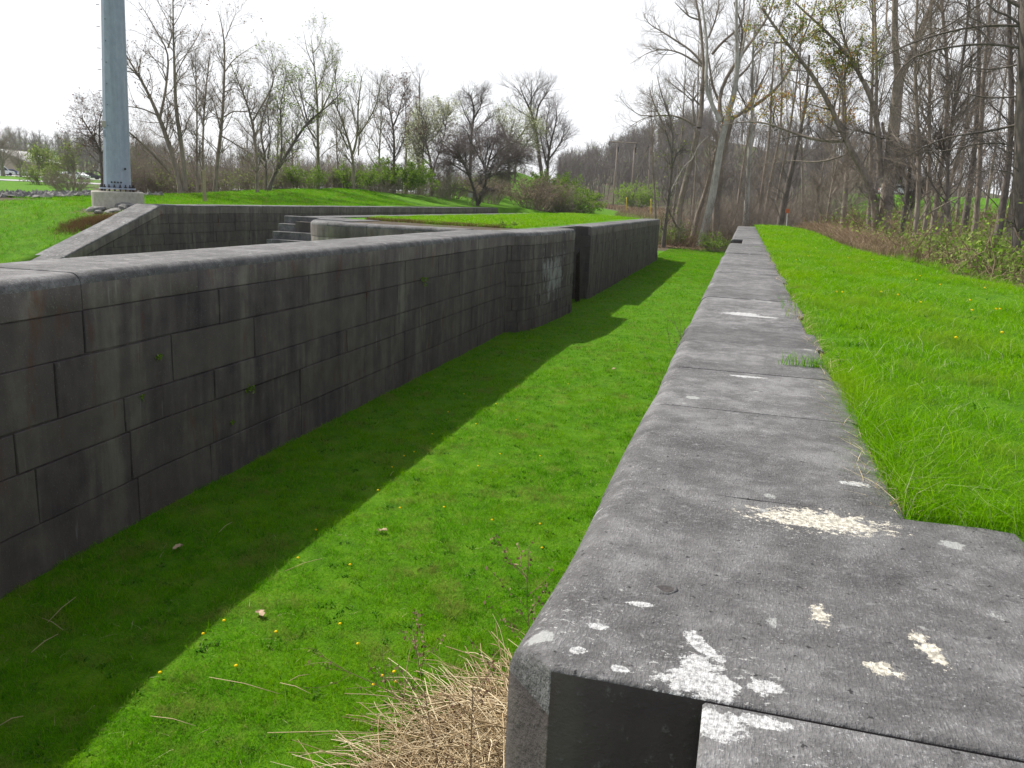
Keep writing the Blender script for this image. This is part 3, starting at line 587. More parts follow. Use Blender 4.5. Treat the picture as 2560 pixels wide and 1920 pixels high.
# rocks by the tower
def rock(px, py, sz, lab, seed, flat=.45, dist=None):
    g = np.random.default_rng(seed); p = hit(px, py, 20) if dist is None else atd(px, py, dist); n1, n2 = 12, 7; V = []
    ks = nrm(g.normal(size=(9, 3))); kd = .55+.4*g.random(9)
    for i in range(n2):
        for j in range(n1):
            th = np.pi*(i+.5)/n2; f = 2*np.pi*j/n1; dv = np.array([math.sin(th)*math.cos(f), math.sin(th)*math.sin(f), math.cos(th)])
            rr_ = min([1.0]+[k_/max(.05, dv@kk) for kk, k_ in zip(ks, kd)]); V.append(dv*rr_)
    V = np.array(V)*np.array([sz, sz*.7, sz*flat]); a_ = g.random()*6; V = np.stack([V[:, 0]*math.cos(a_)-V[:, 1]*math.sin(a_), V[:, 0]*math.sin(a_)+V[:, 1]*math.cos(a_), V[:, 2]+.2*V[:, 0]], 1)+p
    q = [(n1*k+j, n1*(k+1)+j, n1*(k+1)+(j+1) % n1, n1*k+(j+1) % n1) for k in range(n2-1) for j in range(n1)]
    t = [(0, j, j+1) for j in range(1, n1-1)]+[(n1*(n2-1), n1*(n2-1)+j+1, n1*(n2-1)+j) for j in range(1, n1-1)]
    return tag(mk('rock', V, [np.array(q), np.array(t)], MT['rock'], None, False), lab, 'rock', 'rocks below the tower base')
rock(240, 527, .52, 'dark slab rock left of the others below the concrete base', 1); rock(272, 520, .42, 'pale long rock pointing up to the concrete base', 2, .3)
rock(283, 530, .5, 'low flat rock in the middle of the pile below the tower', 3, .3); rock(318, 524, .62, 'largest rock, grey brown, next to the sloping wing wall', 4, .55); rock(250, 534, .3, 'small dark rock under the leaning slab', 5, .5)
# posts and signs
p = hit(512, 505, 20); o = thing('wooden_post', tuple(p), 'pale square wooden post standing on the grass behind the farthest wall', 'post')
MB().box((p[0]-.1, p[1]-.1, p[2]-.3), (p[0]+.1, p[1]+.1, p[2]+1.75), rot=.6, bev=.01).build('post', MT['steelw'], o)
q_ = p-CR*.12; MB().box((q_[0]-.03, q_[1]-.14, p[2]+1.05), (q_[0]+.03, q_[1]+.14, p[2]+1.68), rot=.75).build('sign_plate', MT['trimp'], o)
p = atd(1175, 509, 84); z0 = gz(p[0], p[1]); o = thing('information_sign', (p[0], p[1], z0), 'small grey information sign on two pale legs beside the dark spreading tree', 'sign')
h_ = p[2]-z0; rx = np.array([CR[0], CR[1], 0])
for sgn_ in (-1, 1): c = p+rx*sgn_*.24; MB().box((c[0]-.03, c[1]-.03, z0-.2), (c[0]+.03, c[1]+.03, p[2]+1.02)).build('leg', MT['steelw'], o)
MB().box((p[0]-.3, p[1]-.03, p[2]+.62), (p[0]+.3, p[1]+.02, p[2]+1.0), rot=-.26, bev=.008).build('sign_panel', MT['signp'], o)
p = atd(1968, 562, 76); o = thing('orange_sign', tuple(p), 'small orange sign on a thin stake where the right hand lawn ends', 'sign')
c = p-CR*.1+np.array([0, 0, 1.15]); MB().tube([p-np.array([0, 0, 1.2]), p+np.array([-.1, 0, .95])], .03, 6).build('stake', MT['white'], o)
MB().box((c[0]-.17, c[1]-.02, c[2]-.16), (c[0]+.17, c[1]+.02, c[2]+.18), rot=-.15, bev=.008).build('sign_panel', MT['orangep'], o)
for (px, py, lab) in ((1567, 521, 'yellow marker stake to the left of the other, in front of the middle utility pole'), (1628, 526, 'yellow marker stake to the right, below the third utility pole')):
    p = atd(px, py, 150); MB_ = MB().tube([p-np.array([0, 0, 2]), p+np.array([-.15, 0, 0])+np.array([0, 0, 1.5]), p+np.array([-.2, 0, 1.9])], [.07, .07, .05], 8); tag(MB_.build('marker_stake', MT['yellowp'], None, True), lab, 'marker', 'yellow markers')
# utility poles
def upole(top, bot, d, lab, arm=None, r=.17, bracket=False):
    a, b = atd(*bot, d), atd(*top, d); a[2] = min(a[2], gz(a[0], a[1]))-.3
    o = thing('utility_pole', tuple(a), lab, 'utility pole', 'utility poles')
    MB().tube([a, a*.5+b*.5, b], [r*1.25, r*1.1, r*.85], 10).build('pole', MT['polewood'], o, True)
    if arm:
        c0, c1 = atd(*arm[0], d), atd(*arm[1], d); MB().tube([c0, c1], .2, 6).build('crossarm', MT['polewood'], o)
        for t_ in (0, 1): c = atd(*arm[t_], d); MB().tube([c, c-np.array([0, 0, 1.2])], [.12, .1], 6).build('insulator', MT['iron'], o)
    c = b-np.array([0, 0, .9]); MB().tube([c+CR*.25, c+CR*.3-np.array([0, 0, 1.3])], [.22, .12], 6).build('insulator', MT['iron'], o)
    if bracket: MB().tube([b-CR*1.1-np.array([0, 0, 1.6]), b-CR*.4, b+CR*.6], .13, 6).build('bracket', MT['iron'], o)
upole((1544, 358), (1532, 521), 230, 'leftmost wooden utility pole under the long crossarm', ((1524, 354), (1592, 358)))
upole((1587, 360), (1577, 505), 230, 'middle wooden utility pole at the right end of the crossarm')
upole((1626, 366), (1618, 520), 230, 'rightmost utility pole with a bent bracket and no crossarm', bracket=True)
upole((1424, 418), (1420, 470), 520, 'tiny distant utility pole above the green shrubs', ((1412, 418), (1462, 420)), r=.2)
# ------------------------------------------------------------------ car park, building, cars
V = []; 
az = np.linspace(math.radians(-62), math.radians(-24), 60)
def band(name, d0, d1, zoff, mat):
    V = np.concatenate([np.stack([d*np.sin(az), d*np.cos(az), GH(d*np.sin(az), d*np.cos(az))+zoff], 1)[None] for d in np.linspace(d0, d1, 9)]).transpose(1, 0, 2).reshape(-1, 3)
    tag(mk(name, V, gridq(60, 9), mat), kind='structure')
band('road', 118, 136, .05, MT['asph']); band('parking_lot', 205, 262, .06, MT['asph'])
def car(px, py, d, mat, lab, head, L=4.5, Hh=1.45, van=False):
    p = atd(px, py, d); p[2] = gz(p[0], p[1])+.06; o = thing('parked_car', tuple(p), lab, 'car', 'cars in the car park')
    dz = atd(px, py, d)[2]; lift = max(0, dz-p[2]); 
    if lift > .05: o.location.z += 0
    z0 = p[2]; w_ = 1.75
    if van: prof = [(-.5, .3), (-.5, 1.0), (-.49, 1.0), (-.44, Hh+.28), (-.3, Hh+.33), (.12, Hh+.33), (.27, 1.05), (.46, .92), (.5, .7), (.5, .3)]
    else: prof = [(-.5, .32), (-.5, .85), (-.47, .98), (-.34, 1.0), (-.22, Hh-.03), (-.1, Hh), (.06, Hh), (.24, .98), (.44, .86), (.5, .68), (.5, .32)]
    n = len(prof); ins = lambda z: .0 if z < 1.01 else .17*min(1, (z-1)/.4)
    def xf(a, s, z): v = np.array([a*L*math.cos(head)-s*math.sin(head), a*L*math.sin(head)+s*math.cos(head), z]); return np.array([p[0], p[1], z0])+v
    V = np.array([xf(a, sd*(w_/2-ins(z)), z) for sd in (-1, 1) for a, z in prof]); q = [(j, (j+1) % n, n+(j+1) % n, n+j) for j in range(n)]
    ctr = [(0, j, j+1) for j in range(1, n-1)]+[(n, n+j+1, n+j) for j in range(1, n-1)]
    MB().add(V, q, ctr).build('body', mat, o)
    a0, a1 = (-.42, .24) if van else (-.3, .2); zt = Hh+.2 if van else Hh-.1
    for sd in (-1, 1):
        V = np.array([xf(a0, sd*(w_/2+.01-ins(1.04)), 1.04), xf(a1, sd*(w_/2+.01-ins(1.04)), 1.04), xf(a1*.5, sd*(w_/2+.012-ins(zt)), zt), xf(a0*.72, sd*(w_/2+.012-ins(zt)), zt)])
        V2 = np.array([xf(a0, sd*(w_/2-.06-ins(1.04)), 1.04), xf(a1, sd*(w_/2-.06-ins(1.04)), 1.04), xf(a1*.5, sd*(w_/2-.06-ins(zt)), zt), xf(a0*.72, sd*(w_/2-.06-ins(zt)), zt)])
        MB().add(np.concatenate([V, V2]), [(0, 1, 2, 3), (7, 6, 5, 4), (0, 4, 5, 1), (1, 5, 6, 2), (2, 6, 7, 3), (3, 7, 4, 0)]).build('side_window', MT['glass'], o)
        for a in (-.31, .31):
            c0 = xf(a, sd*(w_/2-.2), .33); c1 = xf(a, sd*(w_/2+.02), .33); MB().tube([c0, c1], .33, 14).build('wheel', MT['rubber'], o)
    for a in (-.503, .503):
        for sd in (-1, 1):
            c = xf(a, sd*.62, .74); MB().tube([c-(xf(.01, 0, 0)-xf(0, 0, 0)), c+(xf(.008, 0, 0)-xf(0, 0, 0))], .11, 8).build('headlight' if a > 0 else 'tail_light', MT['glass'] if a > 0 else MT['lamp'], o)
hd = lambda px: math.atan2(ray(px, 450)[1], ray(px, 450)[0])-math.pi/2
car(4, 447, 212, MT['car_white'], 'white van cut by the left edge of the photo', hd(4)+.3, 4.9, 1.6, True)
car(30, 436, 246, MT['car_blue'], 'dark blue car beside the tan building wall', hd(30)+.1)
car(75, 442, 225, MT['car_silver'], 'silver sedan parked in front of the tan building', hd(75)+.05, 4.8)
car(147, 446, 213, MT['car_white'], 'white car parked behind the pale budding bush', hd(147)-.7)
car(178, 450, 212, MT['car_dark'], 'black and low car left of the white one beside the tower', hd(178)+.6)
car(200, 452, 206, MT['car_white'], 'white car parked closest to the left side of the steel tower', hd(200)-.9)
car(226, 449, 214, MT['car_dark'], 'dark car half hidden behind the steel tower', hd(226)+.2)
car(333, 456, 210, MT['car_dark'], 'dark car seen just right of the steel tower', hd(333)+.2)
car(372, 452, 222, MT['car_white'], 'white van behind the left bare trunks', hd(372)+.1, 5, 1.6, True)
car(405, 454, 222, MT['car_silver'], 'silver car behind the left bare trunks', hd(405)+.1)
car(566, 458, 215, MT['car_white'], 'white van seen between trunks right of the wooden post', hd(566)+.1, 5.2, 1.8, True)
car(805, 452, 215, MT['car_white'], 'white car glimpsed behind the middle bare tree', hd(805)+.1)
p = atd(2243, 468, 132); car(2243, 469, 132, MT['car_white'], 'white car on the field beyond the right hand wood', hd(2243)+.5)
def building():
    d = 262; a = atd(16, 436, d); b = atd(62, 438, d-6); c = atd(146, 436, d+8); z0 = gz(b[0], b[1])-.5; o = thing('building', (b[0], b[1], z0), 'low tan building with a pale metal roof beyond the car park', 'building')
    eL = atd(62, 402, d-6)[2]; rid = atd(38, 379.5, d+2)[2]
    dirl = nrm((c-b)*np.array([1, 1, 0])); dep = nrm((a-b)*np.array([1, 1, 0])); LN = np.linalg.norm((c-b)[:2]); DP = 17.
    e_ = b+dep*DP; Z = lambda v, z: np.array([v[0], v[1], z])
    V = [Z(b, z0), Z(c, z0), Z(c+dep*DP, z0), Z(e_, z0), Z(b, eL), Z(c, eL), Z(c+dep*DP, eL), Z(e_, eL), Z(b+dep*DP/2, rid), Z(c+dep*DP/2, rid)]
    MB().add(V, [(0, 1, 5, 4), (1, 2, 6, 5), (2, 3, 7, 6), (3, 0, 4, 7)], [(4, 8, 7), (5, 6, 9)]).build('wall', MT['wallp'], o)
    ov = .9; r = lambda v, s: v
    A, Bq, Cq, D_ = b-dirl*ov-dep*ov, c+dirl*ov-dep*ov, c+dirl*ov-dirl*5+dep*DP/2, b-dirl*ov+dep*DP/2
    for sgn_ in (0, 1):
        A2 = b-dirl*ov+dep*(DP+ov) if sgn_ else A; B2 = c+dirl*ov+dep*(DP+ov) if sgn_ else Bq
        P4 = [Z(A2, eL-.25), Z(B2, eL-.25), Z(Cq, rid+.15), Z(D_, rid+.15)]; P4 = np.array(P4); up = np.array([0, 0, .3])
        MB().add(np.concatenate([P4, P4+up]), [(0, 3, 2, 1), (4, 5, 6, 7), (0, 1, 5, 4), (1, 2, 6, 5), (2, 3, 7, 6), (3, 0, 4, 7)]).build('roof', MT['roofp'], o)
    nrmv = -dep
    for f0, f1, h0, h1, mt, nm in ((.03, .2, 0, .8, 'trimp', 'doorway'), (.3, .42, .1, .8, 'trimp', 'window'), (.55, .9, .15, .75, 'trimp', 'window'), (.93, .99, 0, .9, 'brickp', 'brick_pier')):
        v0 = b+dirl*LN*f0+nrmv*.05; v1 = b+dirl*LN*f1+nrmv*.05; zz0, zz1 = z0+.5+(eL-z0)*h0, z0+(eL-z0)*h1
        P4 = np.array([Z(v0, zz0), Z(v1, zz0), Z(v1, zz1), Z(v0, zz1)]); MB().add(np.concatenate([P4, P4-nrmv*.12]), [(0, 1, 2, 3), (0, 4, 5, 1), (1, 5, 6, 2), (2, 6, 7, 3), (3, 7, 4, 0)]).build(nm, MT[mt], o)
building()
# ------------------------------------------------------------------ trees
ZN = dict(A=(160, 0, .3014), B=(560, 60, .3014), C=(960, 160, .2411), D=(1500, 0, .3014), E=(1960, 0, .3014), F=(1600, 300, .2712), G=(2060, 320, .2653), P=(0, 0, 1))
def conv(z, pts): x0, y0, s = ZN[z]; return [(x0+x*s, y0+y*s) for x, y in pts]
def crown_levels(P0, R0, spec, g, up, wig):
    n1, L1, n2, L2, n3, L3 = spec[:6]; rs = spec[6] if len(spec) > 6 else 1.; bs = 1.3 if len(spec) > 6 else .75
    B1 = spawn(P0, R0, n1, L1, (.5, 1.05), (.12, 1), 6, up, wig, .5, .05*bs, .009*bs, .3, g)
    B2 = spawn(*B1, n2, L2, (.4, .95), (.15, 1), 5, up, wig, .6, .016*bs, .0052*bs, .45, g)
    B3 = spawn(*B2, n3, L3, (.35, .9), (.2, 1), 4, up*.7, wig, .7, .0065*rs, .0036*rs, .6, g)
    return B1, B2, B3
def plant_tree(name, label, cat, group, base, LP, LR, spec, seed, mat, cmat=None, up=.05, wig=.2, fol=None, sides=9, extra=None):
    g = np.random.default_rng(seed)
    o = thing(name, tuple(base), label, cat, group)
    v, q = cat_tubes([(LP, LR, sides)]); mk('trunk', v, q, mat, o)
    B1, B2, B3 = crown_levels(LP, LR, spec, g, up, wig)
    v, q = cat_tubes([(*B1, 5), (*B2, 3), (*B3, 3)]); mk('crown', v, q, cmat or mat, o)
    for f in (fol or []):
        m, n, sz, spd, lv = f[:5]; src = (B3, B2, B1)[lv][0]
        if len(f) > 5:
            k = f[5](src[:, -1]); src = src[k]
        v, q = leaves(src, n, sz, spd, g); mk('foliage', v, q, MT[m], o, False)
    return o
def traced(name, label, cat, group, d, limbs, spec, seed, mat='bark', cmat=None, up=.05, wig=.2, fol=None, dspread=.45, ground=True):
    g = np.random.default_rng(seed+1000); store = []; LP, LR = [], []
    bpx = conv(*limbs[0][:2])[0]; v = ray(*bpx); v = np.array([v[0], v[1], 0]); v /= np.linalg.norm(v)
    K = 14; dax = float((atd(*bpx, d)-CC)@CF)
    for i, (zz, pts, w0, w1) in enumerate(limbs):
        px = np.array(conv(zz, pts)); off0 = 0.
        if i and store:
            al = np.concatenate([s_[0] for s_ in store]); ao = np.concatenate([s_[1] for s_ in store]); dd = ((al-px[0])**2).sum(1); k = dd.argmin()
            if dd[k] < 60**2: off0 = ao[k]
        arc = np.concatenate([[0], np.cumsum(np.linalg.norm(np.diff(px, axis=0), axis=1))]); a = 0 if i == 0 else dspread*(g.random()*2-1)
        off = off0+a*arc/FL*d*.8
        W = np.array([(lambda r_: CC+r_*((d+o_)/(r_@v)))(ray(*p_)) for p_, o_ in zip(px, off)])
        R = np.linspace(w0, w1, len(px))/2/FL*dax*(1. if group == GR else .8)
        if ground and i == 0:
            zg = gz(W[0][0], W[0][1]); b = W[0].copy(); b[2] = min(zg, b[2])-.25; W = np.vstack([b, W]); R = np.concatenate([[R[0]*1.35], R])
        q, r_ = resample(W, R, K); LP.append(q); LR.append(r_)
        n_ = 12; t_ = np.linspace(0, 1, n_); store.append((np.stack([np.interp(t_, arc/arc[-1], px[:, j]) for j in (0, 1)], 1), np.interp(t_, arc/arc[-1], off)))
    LP, LR = np.array(LP), np.array(LR); b = LP[0, 0].copy(); b[2] += .2
    return plant_tree(name, label, cat, group, b, LP, LR, spec, seed, MT[mat], MT[cmat or mat], up, wig, fol)
def wild(name, label, cat, group, px, py, d, wpx, toppx, seed, spec, mat='bark', cmat=None, fork=.4, lean=.02, fol=None, up=.06, nl=6, base=None, forklen=.45):
    """free-grown bare tree: trunk to the height of pixel row toppx"""
    g = np.random.default_rng(seed+50); b = atd(px, py, d) if base is None else np.array(base); zg = gz(b[0], b[1]); b[2] = min(b[2], zg)-.2
    top = atd(px, toppx, d)[2]; Ht = top-b[2]; K = 14; r = wpx/2/FL*d
    t = np.linspace(0, 1, K)[:, None]; ph = g.random(4)*6; lv = g.normal(size=2)*lean
    tr = b+t*np.array([0, 0, Ht])+np.concatenate([(np.sin(t*4+ph[0])*.012+lv[0]*t)*Ht, (np.sin(t*3.3+ph[1])*.012+lv[1]*t)*Ht, 0*t], 1)
    tr[:, :2] -= tr[0, :2]-b[:2]
    P = [tr]; R = [r*np.linspace(1.15, .12, K)]
    for j in range(nl):
        u = fork+(.92-fork)*(j/max(1, nl-1))*(.8+.2*g.random()) if nl > 1 else fork; x = u*(K-1); k = min(int(x), K-2); s0 = tr[k]*(1-(x-k))+tr[k+1]*(x-k); a = g.random()*6.28; L_ = Ht*forklen*(1-u*.55)*(.7+.5*g.random()); el = .75+.5*g.random()
        dv = np.array([math.cos(a)*math.cos(el), math.sin(a)*math.cos(el), math.sin(el)]); pts = [s0]
        for i in range(K-1): pts.append(pts[-1]+dv*L_/(K-1)); dv = dv+g.normal(size=3)*.09+np.array([0, 0, .03]); dv /= np.linalg.norm(dv)
        P.append(np.array(pts)); R.append(r*(1-u*.8)*.6*np.linspace(1, .2, K))
    return plant_tree(name, label, cat, group, (b[0], b[1], b[2]+.2), np.array(P), np.array(R), spec, seed, MT[mat], MT[cmat or mat], up, .2, fol)
GL = 'bare trees along the left bank'; GC = 'trees of the middle group'; GR = 'bare trees of the right hand wood'
SP = (60, 2.6, 420, 1.3, 1500, .6)
traced('bare_tree', 'large bare tree with two thick stems just right of the steel tower', 'tree', GL, 60, [
    ('A', [(975, 1580), (960, 1500), (900, 1290), (840, 1100), (790, 980), (740, 860), (680, 730), (610, 610), (540, 510), (505, 440)], 18, 3),
    ('A', [(1005, 1580), (1000, 1500), (990, 1300), (960, 1100), (930, 950), (915, 780), (925, 600), (905, 430), (910, 250), (900, 50), (905, -80)], 17, 2),
    ('A', [(795, 980), (800, 930), (840, 800), (850, 680), (870, 520), (870, 400), (800, 320), (740, 220), (690, 110), (620, 20)], 9, 1.5),
    ('A', [(890, 1440), (760, 1300), (640, 1180), (540, 1100), (480, 1040)], 9, 3), ('A', [(785, 960), (650, 900), (530, 880), (430, 890)], 5, 1.5),
    ('A', [(920, 1030), (860, 1010), (740, 1020), (600, 1000)], 4, 1), ('A', [(860, 400), (905, 270), (850, 150), (770, 0)], 5, 1), ('A', [(920, 640), (960, 550), (1020, 440), (1110, 310), (1150, 200)], 4, 1),
    ('A', [(905, 220), (960, 130), (1010, 0)], 3, 1), ('A', [(520, 590), (610, 610), (640, 470)], 4, 1), ('A', [(850, 1080), (865, 950), (850, 800)], 5, 2), ('A', [(940, 680), (1010, 720), (1080, 800)], 3, 1)],
    (90, 2.4, 700, 1.2, 2600, .55), 11, up=.05, fol=[('redbud', 900, .07, .05, 0)])
traced('bare_tree', 'thin straight tree with upswept twigs left of the wooden post', 'tree', GL, 61, [
    ('A', [(1105, 1580), (1100, 1250), (1105, 1050), (1100, 820), (1095, 700), (1090, 500), (1095, 380)], 7.5, 1), ('A', [(1100, 720), (1070, 600), (1060, 450)], 3, 1), ('A', [(1105, 1020), (1150, 950), (1260, 880)], 3, 1)], (60, 1.8, 420, 1.0, 1400, .5), 12, up=.09)
traced('bare_tree', 'thin dark tree standing directly behind the wooden post', 'tree', GL, 62, [
    ('A', [(1150, 1570), (1150, 1200), (1160, 950), (1185, 650), (1205, 500), (1215, 400)], 8, 1), ('A', [(1160, 820), (1110, 720), (960, 690)], 3, 1), ('A', [(1155, 1000), (1230, 960), (1300, 1000)], 3, 1)], (60, 1.8, 400, 1.0, 1400, .5), 13, up=.09)
traced('bare_tree', 'tall straight grey tree right of the wooden post with knobbly trunk and a pointed top', 'tree', GL, 63, [
    ('A', [(1250, 1580), (1270, 1330), (1300, 1120), (1325, 880), (1325, 650), (1340, 400), (1330, 270), (1310, 180), (1280, 90)], 13, 1.2), ('A', [(1300, 1080), (1270, 960), (1250, 870), (1220, 790), (1130, 720)], 5, 1.2), ('A', [(1340, 590), (1400, 500), (1480, 440), (1590, 370)], 4, 1),
    ('A', [(1330, 970), (1400, 920), (1540, 930), (1620, 945)], 5, 1.5), ('A', [(1335, 760), (1420, 730), (1500, 790)], 4, 1), ('A', [(1340, 320), (1380, 220), (1430, 90)], 3, 1), ('A', [(1310, 1130), (1380, 1170), (1560, 1280)], 5, 2.5), ('A', [(1325, 560), (1270, 470), (1230, 380)], 3, 1)],
    (80, 2.0, 520, 1.1, 1800, .5), 14, up=.06, fol=[('redbud', 500, .06, .05, 0)])
traced('bare_tree', 'forked grey tree second to the right of the wooden post', 'tree', GL, 64, [
    ('A', [(1600, 1560), (1600, 1300), (1575, 1060), (1555, 980), (1520, 860), (1470, 720), (1400, 590), (1370, 500)], 10, 1.5), ('A', [(1570, 1000), (1650, 860), (1720, 740), (1760, 620), (1700, 560), (1660, 420)], 6, 1), ('A', [(1565, 950), (1600, 940), (1640, 940)], 3, 1)], (70, 2.0, 480, 1.1, 1600, .5), 15, up=.06, fol=[('bud', 500, .07, .06, 0)])
traced('bare_tree', 'slim twisting dark tree at the foot of the leaning one', 'tree', GL, 66, [
    ('A', [(1675, 1560), (1680, 1330), (1640, 1180), (1620, 1080), (1650, 950), (1700, 820), (1720, 740)], 8, 2), ('A', [(1690, 1310), (1715, 1150), (1690, 960), (1690, 860)], 5, 1.5)], (50, 1.6, 360, 1.0, 1300, .5), 16, mat='dark', up=.08)
traced('bare_tree', 'dark tree leaning far to the right over the grass bank', 'tree', GL, 67, [
    ('B', [(360, 1360), (430, 1220), (500, 1110), (570, 1000), (640, 890), (700, 790), (800, 740), (880, 670), (930, 620), (1030, 500)], 13, 1.5), ('B', [(470, 1140), (480, 1000), (480, 900), (460, 750), (490, 560), (520, 440)], 7, 1.5),
    ('B', [(560, 1010), (490, 930), (420, 850)], 4, 1), ('B', [(690, 800), (650, 640), (620, 520), (630, 440)], 5, 1.5), ('B', [(590, 960), (610, 880), (610, 800)], 4, 1)],
    (70, 1.9, 600, 1.1, 2200, .5), 17, mat='dark', up=.07, fol=[('bud', 2200, .075, .09, 0)])
traced('bare_tree', 'upright tree with fine fan of branches right of the leaning dark tree', 'tree', GL, 74, [
    ('B', [(780, 1340), (780, 1150), (780, 1000), (775, 800), (780, 650), (760, 450), (740, 250), (720, 100)], 12, 1.2), ('B', [(780, 760), (830, 680), (890, 560), (930, 400), (930, 290)], 6, 1), ('B', [(765, 960), (690, 860), (640, 700), (540, 500), (500, 350)], 6, 1.2), ('B', [(770, 720), (650, 620), (560, 530)], 4, 1),
    ('B', [(780, 530), (840, 380), (880, 210)], 4, 1), ('B', [(745, 350), (690, 230), (660, 60)], 3, 1), ('B', [(740, 240), (790, 180), (820, 60)], 3, 1), ('B', [(810, 740), (820, 620), (800, 420)], 5, 1.2)],
    (90, 2.4, 650, 1.3, 2400, .6), 18, mat='olive', up=.09, fol=[('bud', 1500, .07, .08, 0)])
traced('bare_tree', 'wide spreading bare tree with several slanting stems before the green shrubs', 'tree', GL, 78, [
    ('B', [(1075, 1130), (1050, 1020), (1010, 900), (960, 740), (900, 620), (870, 560)], 9, 2), ('B', [(1070, 1080), (1110, 920), (1110, 700), (1130, 540), (1140, 430)], 8, 1.5), ('B', [(1110, 930), (1200, 800), (1260, 680), (1290, 550), (1310, 430)], 6, 1), ('B', [(1030, 1040), (960, 880), (830, 730)], 6, 1.5), ('B', [(940, 720), (945, 600), (920, 460), (940, 340)], 5, 1), ('B', [(1090, 830), (1050, 640), (1020, 560)], 4, 1), ('B', [(1115, 1090), (1120, 960), (1120, 860)], 5, 2)],
    (90, 2.6, 650, 1.3, 2400, .6), 19, mat='olive', up=.08)
traced('bare_tree', 'dark wavy stemmed tree rising out of the green shrubs', 'tree', GL, 84, [
    ('B', [(1410, 1200), (1410, 1060), (1415, 950), (1400, 820), (1370, 700), (1350, 600), (1350, 520)], 9, 1.5), ('B', [(1405, 840), (1450, 740), (1480, 600), (1540, 500)], 5, 1), ('B', [(1410, 1100), (1340, 950), (1240, 790)], 4, 1), ('B', [(1420, 1110), (1500, 950), (1510, 760)], 4, 1)],
    (80, 2.4, 600, 1.2, 2200, .6), 20, mat='dark', up=.08, fol=[('redbud', 1100, .09, .08, 0)])
traced('dead_branchy_tree', 'tangled low tree half hidden by the left side of the steel tower', 'tree', GL, 56, [
    ('A', [(320, 1560), (310, 1400), (300, 1250), (240, 1120), (170, 1020), (130, 960)], 9, 2), ('A', [(310, 1330), (290, 1100), (300, 950), (330, 890)], 6, 2), ('A', [(270, 1180), (200, 1130), (110, 1090)], 4, 1.2), ('A', [(300, 1300), (350, 1200), (420, 1050)], 5, 2), ('A', [(250, 1130), (270, 1000), (240, 900)], 4, 1)],
    (70, 1.7, 600, 1.0, 2400, .45), 21, mat='dark', up=.0, wig=.3, fol=[('redbud', 1100, .055, .04, 0)])
traced('flowering_crab', 'dark spreading tree with dense purplish twigs and a double trunk beside the information sign', 'tree', GC, 86, [
    ('C', [(975, 1470), (960, 1370), (900, 1210), (850, 1060), (760, 950), (640, 850), (560, 800)], 11, 2), ('C', [(985, 1440), (1010, 1350), (1050, 1270), (1070, 1180), (1040, 1050), (960, 920), (900, 800)], 11, 2.5), ('C', [(1070, 1180), (1150, 1150), (1180, 1080), (1260, 960), (1350, 850)], 7, 2),
    ('C', [(1060, 1110), (1100, 950), (1150, 800), (1180, 720)], 7, 2), ('C', [(880, 1150), (780, 1080), (640, 1000), (540, 960)], 6, 1.5), ('C', [(850, 1060), (850, 900), (800, 780)], 5, 1.5), ('C', [(1230, 1020), (1340, 960), (1440, 950), (1490, 1000)], 5, 1.5), ('C', [(1000, 960), (1020, 820), (1010, 720)], 4, 1.5)]+[('C', [f_, ((f_[0]+t_[0])/2, (f_[1]+t_[1])/2-45), t_], 4, 1) for f_, t_ in (((850, 1060), (540, 900)), ((850, 1040), (600, 760)), ((800, 1000), (700, 690)), ((900, 820), (820, 660)), ((1040, 1040), (900, 690)), ((1050, 1060), (1100, 680)), ((1070, 1150), (1300, 720)), ((1100, 1000), (1400, 800)), ((1180, 1080), (1480, 900)), ((1200, 1050), (1520, 1040)), ((1150, 1150), (1350, 1080)), ((850, 1080), (600, 1060)), ((780, 1080), (520, 1040)), ((1080, 1170), (1250, 850)), ((1040, 1000), (1200, 660)))],
    (330, 1.7, 4200, 1.0, 20000, .65, 1.9), 22, mat='dark', cmat='purple', up=-.03, wig=.3, dspread=1.2)
traced('bare_tree', 'dark tree with a thick straight trunk left of the spreading purplish tree', 'tree', GC, 92, [
    ('C', [(490, 1365), (490, 1250), (500, 1100), (470, 950), (430, 800), (400, 650), (390, 500)], 12, 2), ('C', [(500, 1150), (540, 1000), (600, 850), (640, 650), (660, 480)], 6, 1.5), ('C', [(470, 960), (370, 850), (310, 700)], 5, 1.2), ('C', [(500, 1350), (540, 1240), (580, 1150)], 5, 2)],
    (110, 2.6, 900, 1.3, 3200, .65), 23, mat='dark', up=.05, fol=[('blossom', 1500, .09, .15, 0)])
traced('bare_tree', 'rounded dark tree rising above the spreading purplish tree', 'tree', GC, 108, [
    ('C', [(890, 1200), (900, 900), (905, 700), (935, 560), (945, 400), (900, 330), (870, 290)], 11, 2), ('C', [(935, 560), (1000, 450), (1020, 300)], 6, 1.2), ('C', [(910, 640), (840, 520), (800, 400)], 5, 1.2), ('C', [(960, 680), (1040, 600), (1150, 530)], 5, 1.2)],
    (110, 2.8, 1100, 1.4, 4200, .7), 24, mat='dark', up=.05, wig=.28)
traced('bare_tree', 'tall bare tree on the right end of the middle group against white sky', 'tree', GC, 122, [
    ('C', [(1640, 1150), (1600, 900), (1570, 600), (1500, 440), (1420, 290), (1410, 240)], 12, 1.5), ('C', [(1570, 600), (1600, 430), (1700, 290), (1720, 260)], 7, 1.2), ('C', [(1520, 480), (1530, 280), (1530, 160)], 5, 1), ('C', [(1560, 580), (1440, 510), (1310, 420)], 5, 1), ('C', [(1500, 430), (1580, 260), (1640, 200)], 4, 1), ('C', [(1430, 330), (1380, 260), (1320, 190)], 3, 1)],
    (110, 3.4, 900, 1.7, 3400, .9), 25, mat='dark', up=.06)
